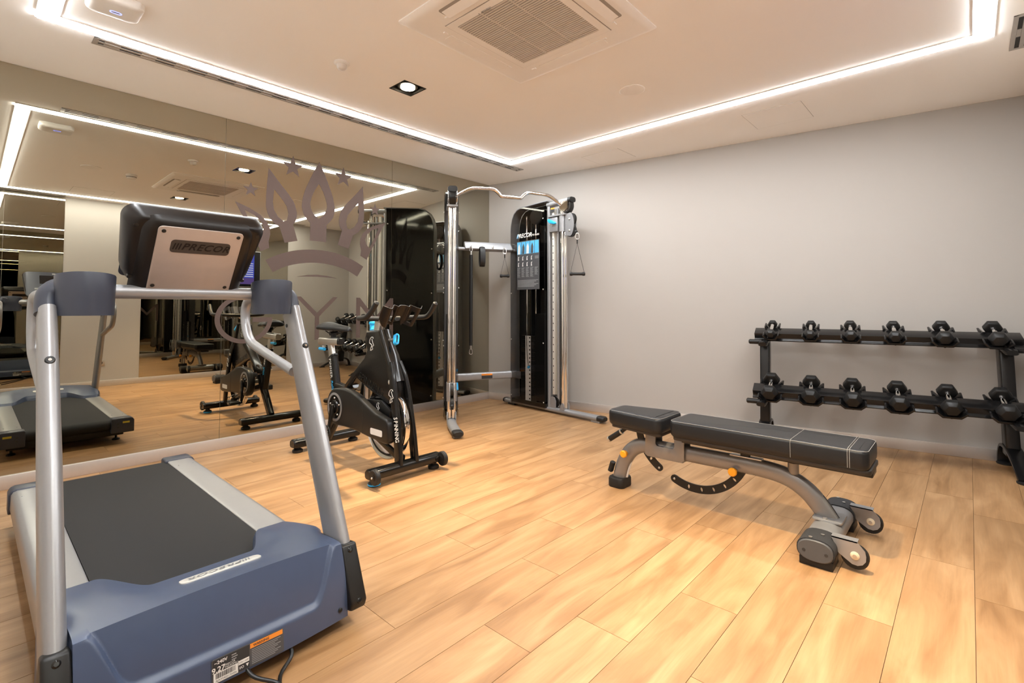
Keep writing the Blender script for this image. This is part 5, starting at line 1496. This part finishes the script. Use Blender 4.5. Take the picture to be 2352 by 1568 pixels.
# end frames
for tx in (T0 + 0.068, T1 - 0.075):
    hwid = 0.036
    post = [(0.095, 0.815), (0.170, 0.815), (0.185, 0.760), (0.205, 0.560), (0.232, 0.330), (0.270, 0.090), (0.160, 0.090), (0.140, 0.330), (0.105, 0.560), (0.080, 0.760)]
    B(mW).prism(post, tx - hwid, tx + hwid, 'x').build('end_post', 'rackblack', t, bevel=0.010, seg=3)
    arch = cr([(0.045, 0.012), (0.060, 0.085), (0.110, 0.135), (0.200, 0.145), (0.300, 0.125), (0.420, 0.075), (0.540, 0.014)], 5)
    B(mW).tube([(tx, p[0], p[1]) for p in [(v.x, v.y) for v in [Vector((a.x, a.y)) for a in [Vector((p_.x, p_.y)) for p_ in arch]]]], 1, 12, sec=(0.044, 0.012), side=(1, 0, 0), sq=5).build('foot_arch', 'rackblack', t)
    for n_ in (0.060, 0.535):
        B(mW).lathe([(0.048, 0), (0.050, 0.004), (0.050, 0.010), (0.040, 0.014)], (tx, n_, 0), (0, 0, 1), 24).build('foot_pad', 'rubber', t)
    # tier arms
    for (na, za, nb_, zb_) in ((0.14, 0.800, 0.325, 0.768), (0.18, 0.345, 0.490, 0.318)):
        B(mW).tube([(tx, na, za), (tx, nb_ - 0.02, zb_ + 0.004), (tx, nb_, zb_)], [1, 1, 0.75], 16, sec=(0.036, 0.022), side=(1, 0, 0), sq=4).build('tier_arm', 'rackblack', t)
for tx, s_ in ((T0, -1), (T1, 1)):
    for (n_, z_) in ((0.285, 0.785), (0.455, 0.335)):
        B(mW).tube([(tx + s_ * 0.035, n_, z_), (tx + s_ * 0.028, n_, z_), (tx - s_ * 0.06, n_, z_)], [0.7, 1, 1], 18, sec=(0.020, 0.026), side=(0, 0, 1)).build('arm_end', 'rackblack', t)

# ================================================================== DUMBBELLS
ordn = ['first', 'second', 'third', 'fourth', 'fifth', 'sixth']
for ri, (nb, zb, nf, zf, sizes, d, u, q, L_) in enumerate(ROWS):
    for k, (tx, R_) in enumerate(zip(TS, sizes)):
        c = q(L_ / 2, 0.0)
        M_ = mW @ Matrix(((1, 0, 0, tx), (0, d.x, u.x, c[0]), (0, d.y, u.y, c[1]), (0, 0, 0, 1)))
        extra = ''
        if ri == 0 and k == 0: extra = ''
        lb = 'black rubber hex dumbbell, %s from the left on the %s rack tier%s' % (ordn[k], ('upper', 'lower')[ri], extra)
        th = thing('hex_dumbbell', lb, 'dumbbell', M_ @ Vector((0, 0, -R_ * 0.866)), 'hex dumbbells on the rack')
        hl = 0.020 + R_ * 0.30
        half = L_ / 2
        for s_ in (-1, 1):
            hx = lambda s2: [(s2 * R_ * cos(radians(60 * i)), s2 * R_ * sin(radians(60 * i))) for i in range(6)]
            y0 = s_ * (half - hl * 0.9); y1 = s_ * (half + hl * 0.9)
            rings = [[(p[0], y0 + (y1 - y0) * f, p[1]) for p in hx(s2)] for (f, s2) in ((0.0, 0.80), (0.10, 1.0), (0.62, 1.0), (1.0, 0.68))]
            hd = B(M_).loft(rings).build('head', 'hexrub', th, bevel=0.004, angle=25)
            if s_ > 0:
                kg = [['1', '2', '3', '4', '5', '6'], ['7', '8', '9', '10', '12', '14']][ri][k]
        hr = 0.0125 + R_ * 0.03
        yy = half - hl * 0.85
        B(M_).tube([(0, -yy, 0), (0, -yy * 0.82, 0), (0, -yy * 0.72, 0), (0, 0, 0), (0, yy * 0.72, 0), (0, yy * 0.82, 0), (0, yy, 0)], [hr * 1.25, hr * 1.1, hr * 0.92, hr * 1.1, hr * 0.92, hr * 1.1, hr * 1.25], 18).build('handle', 'chrome', th)
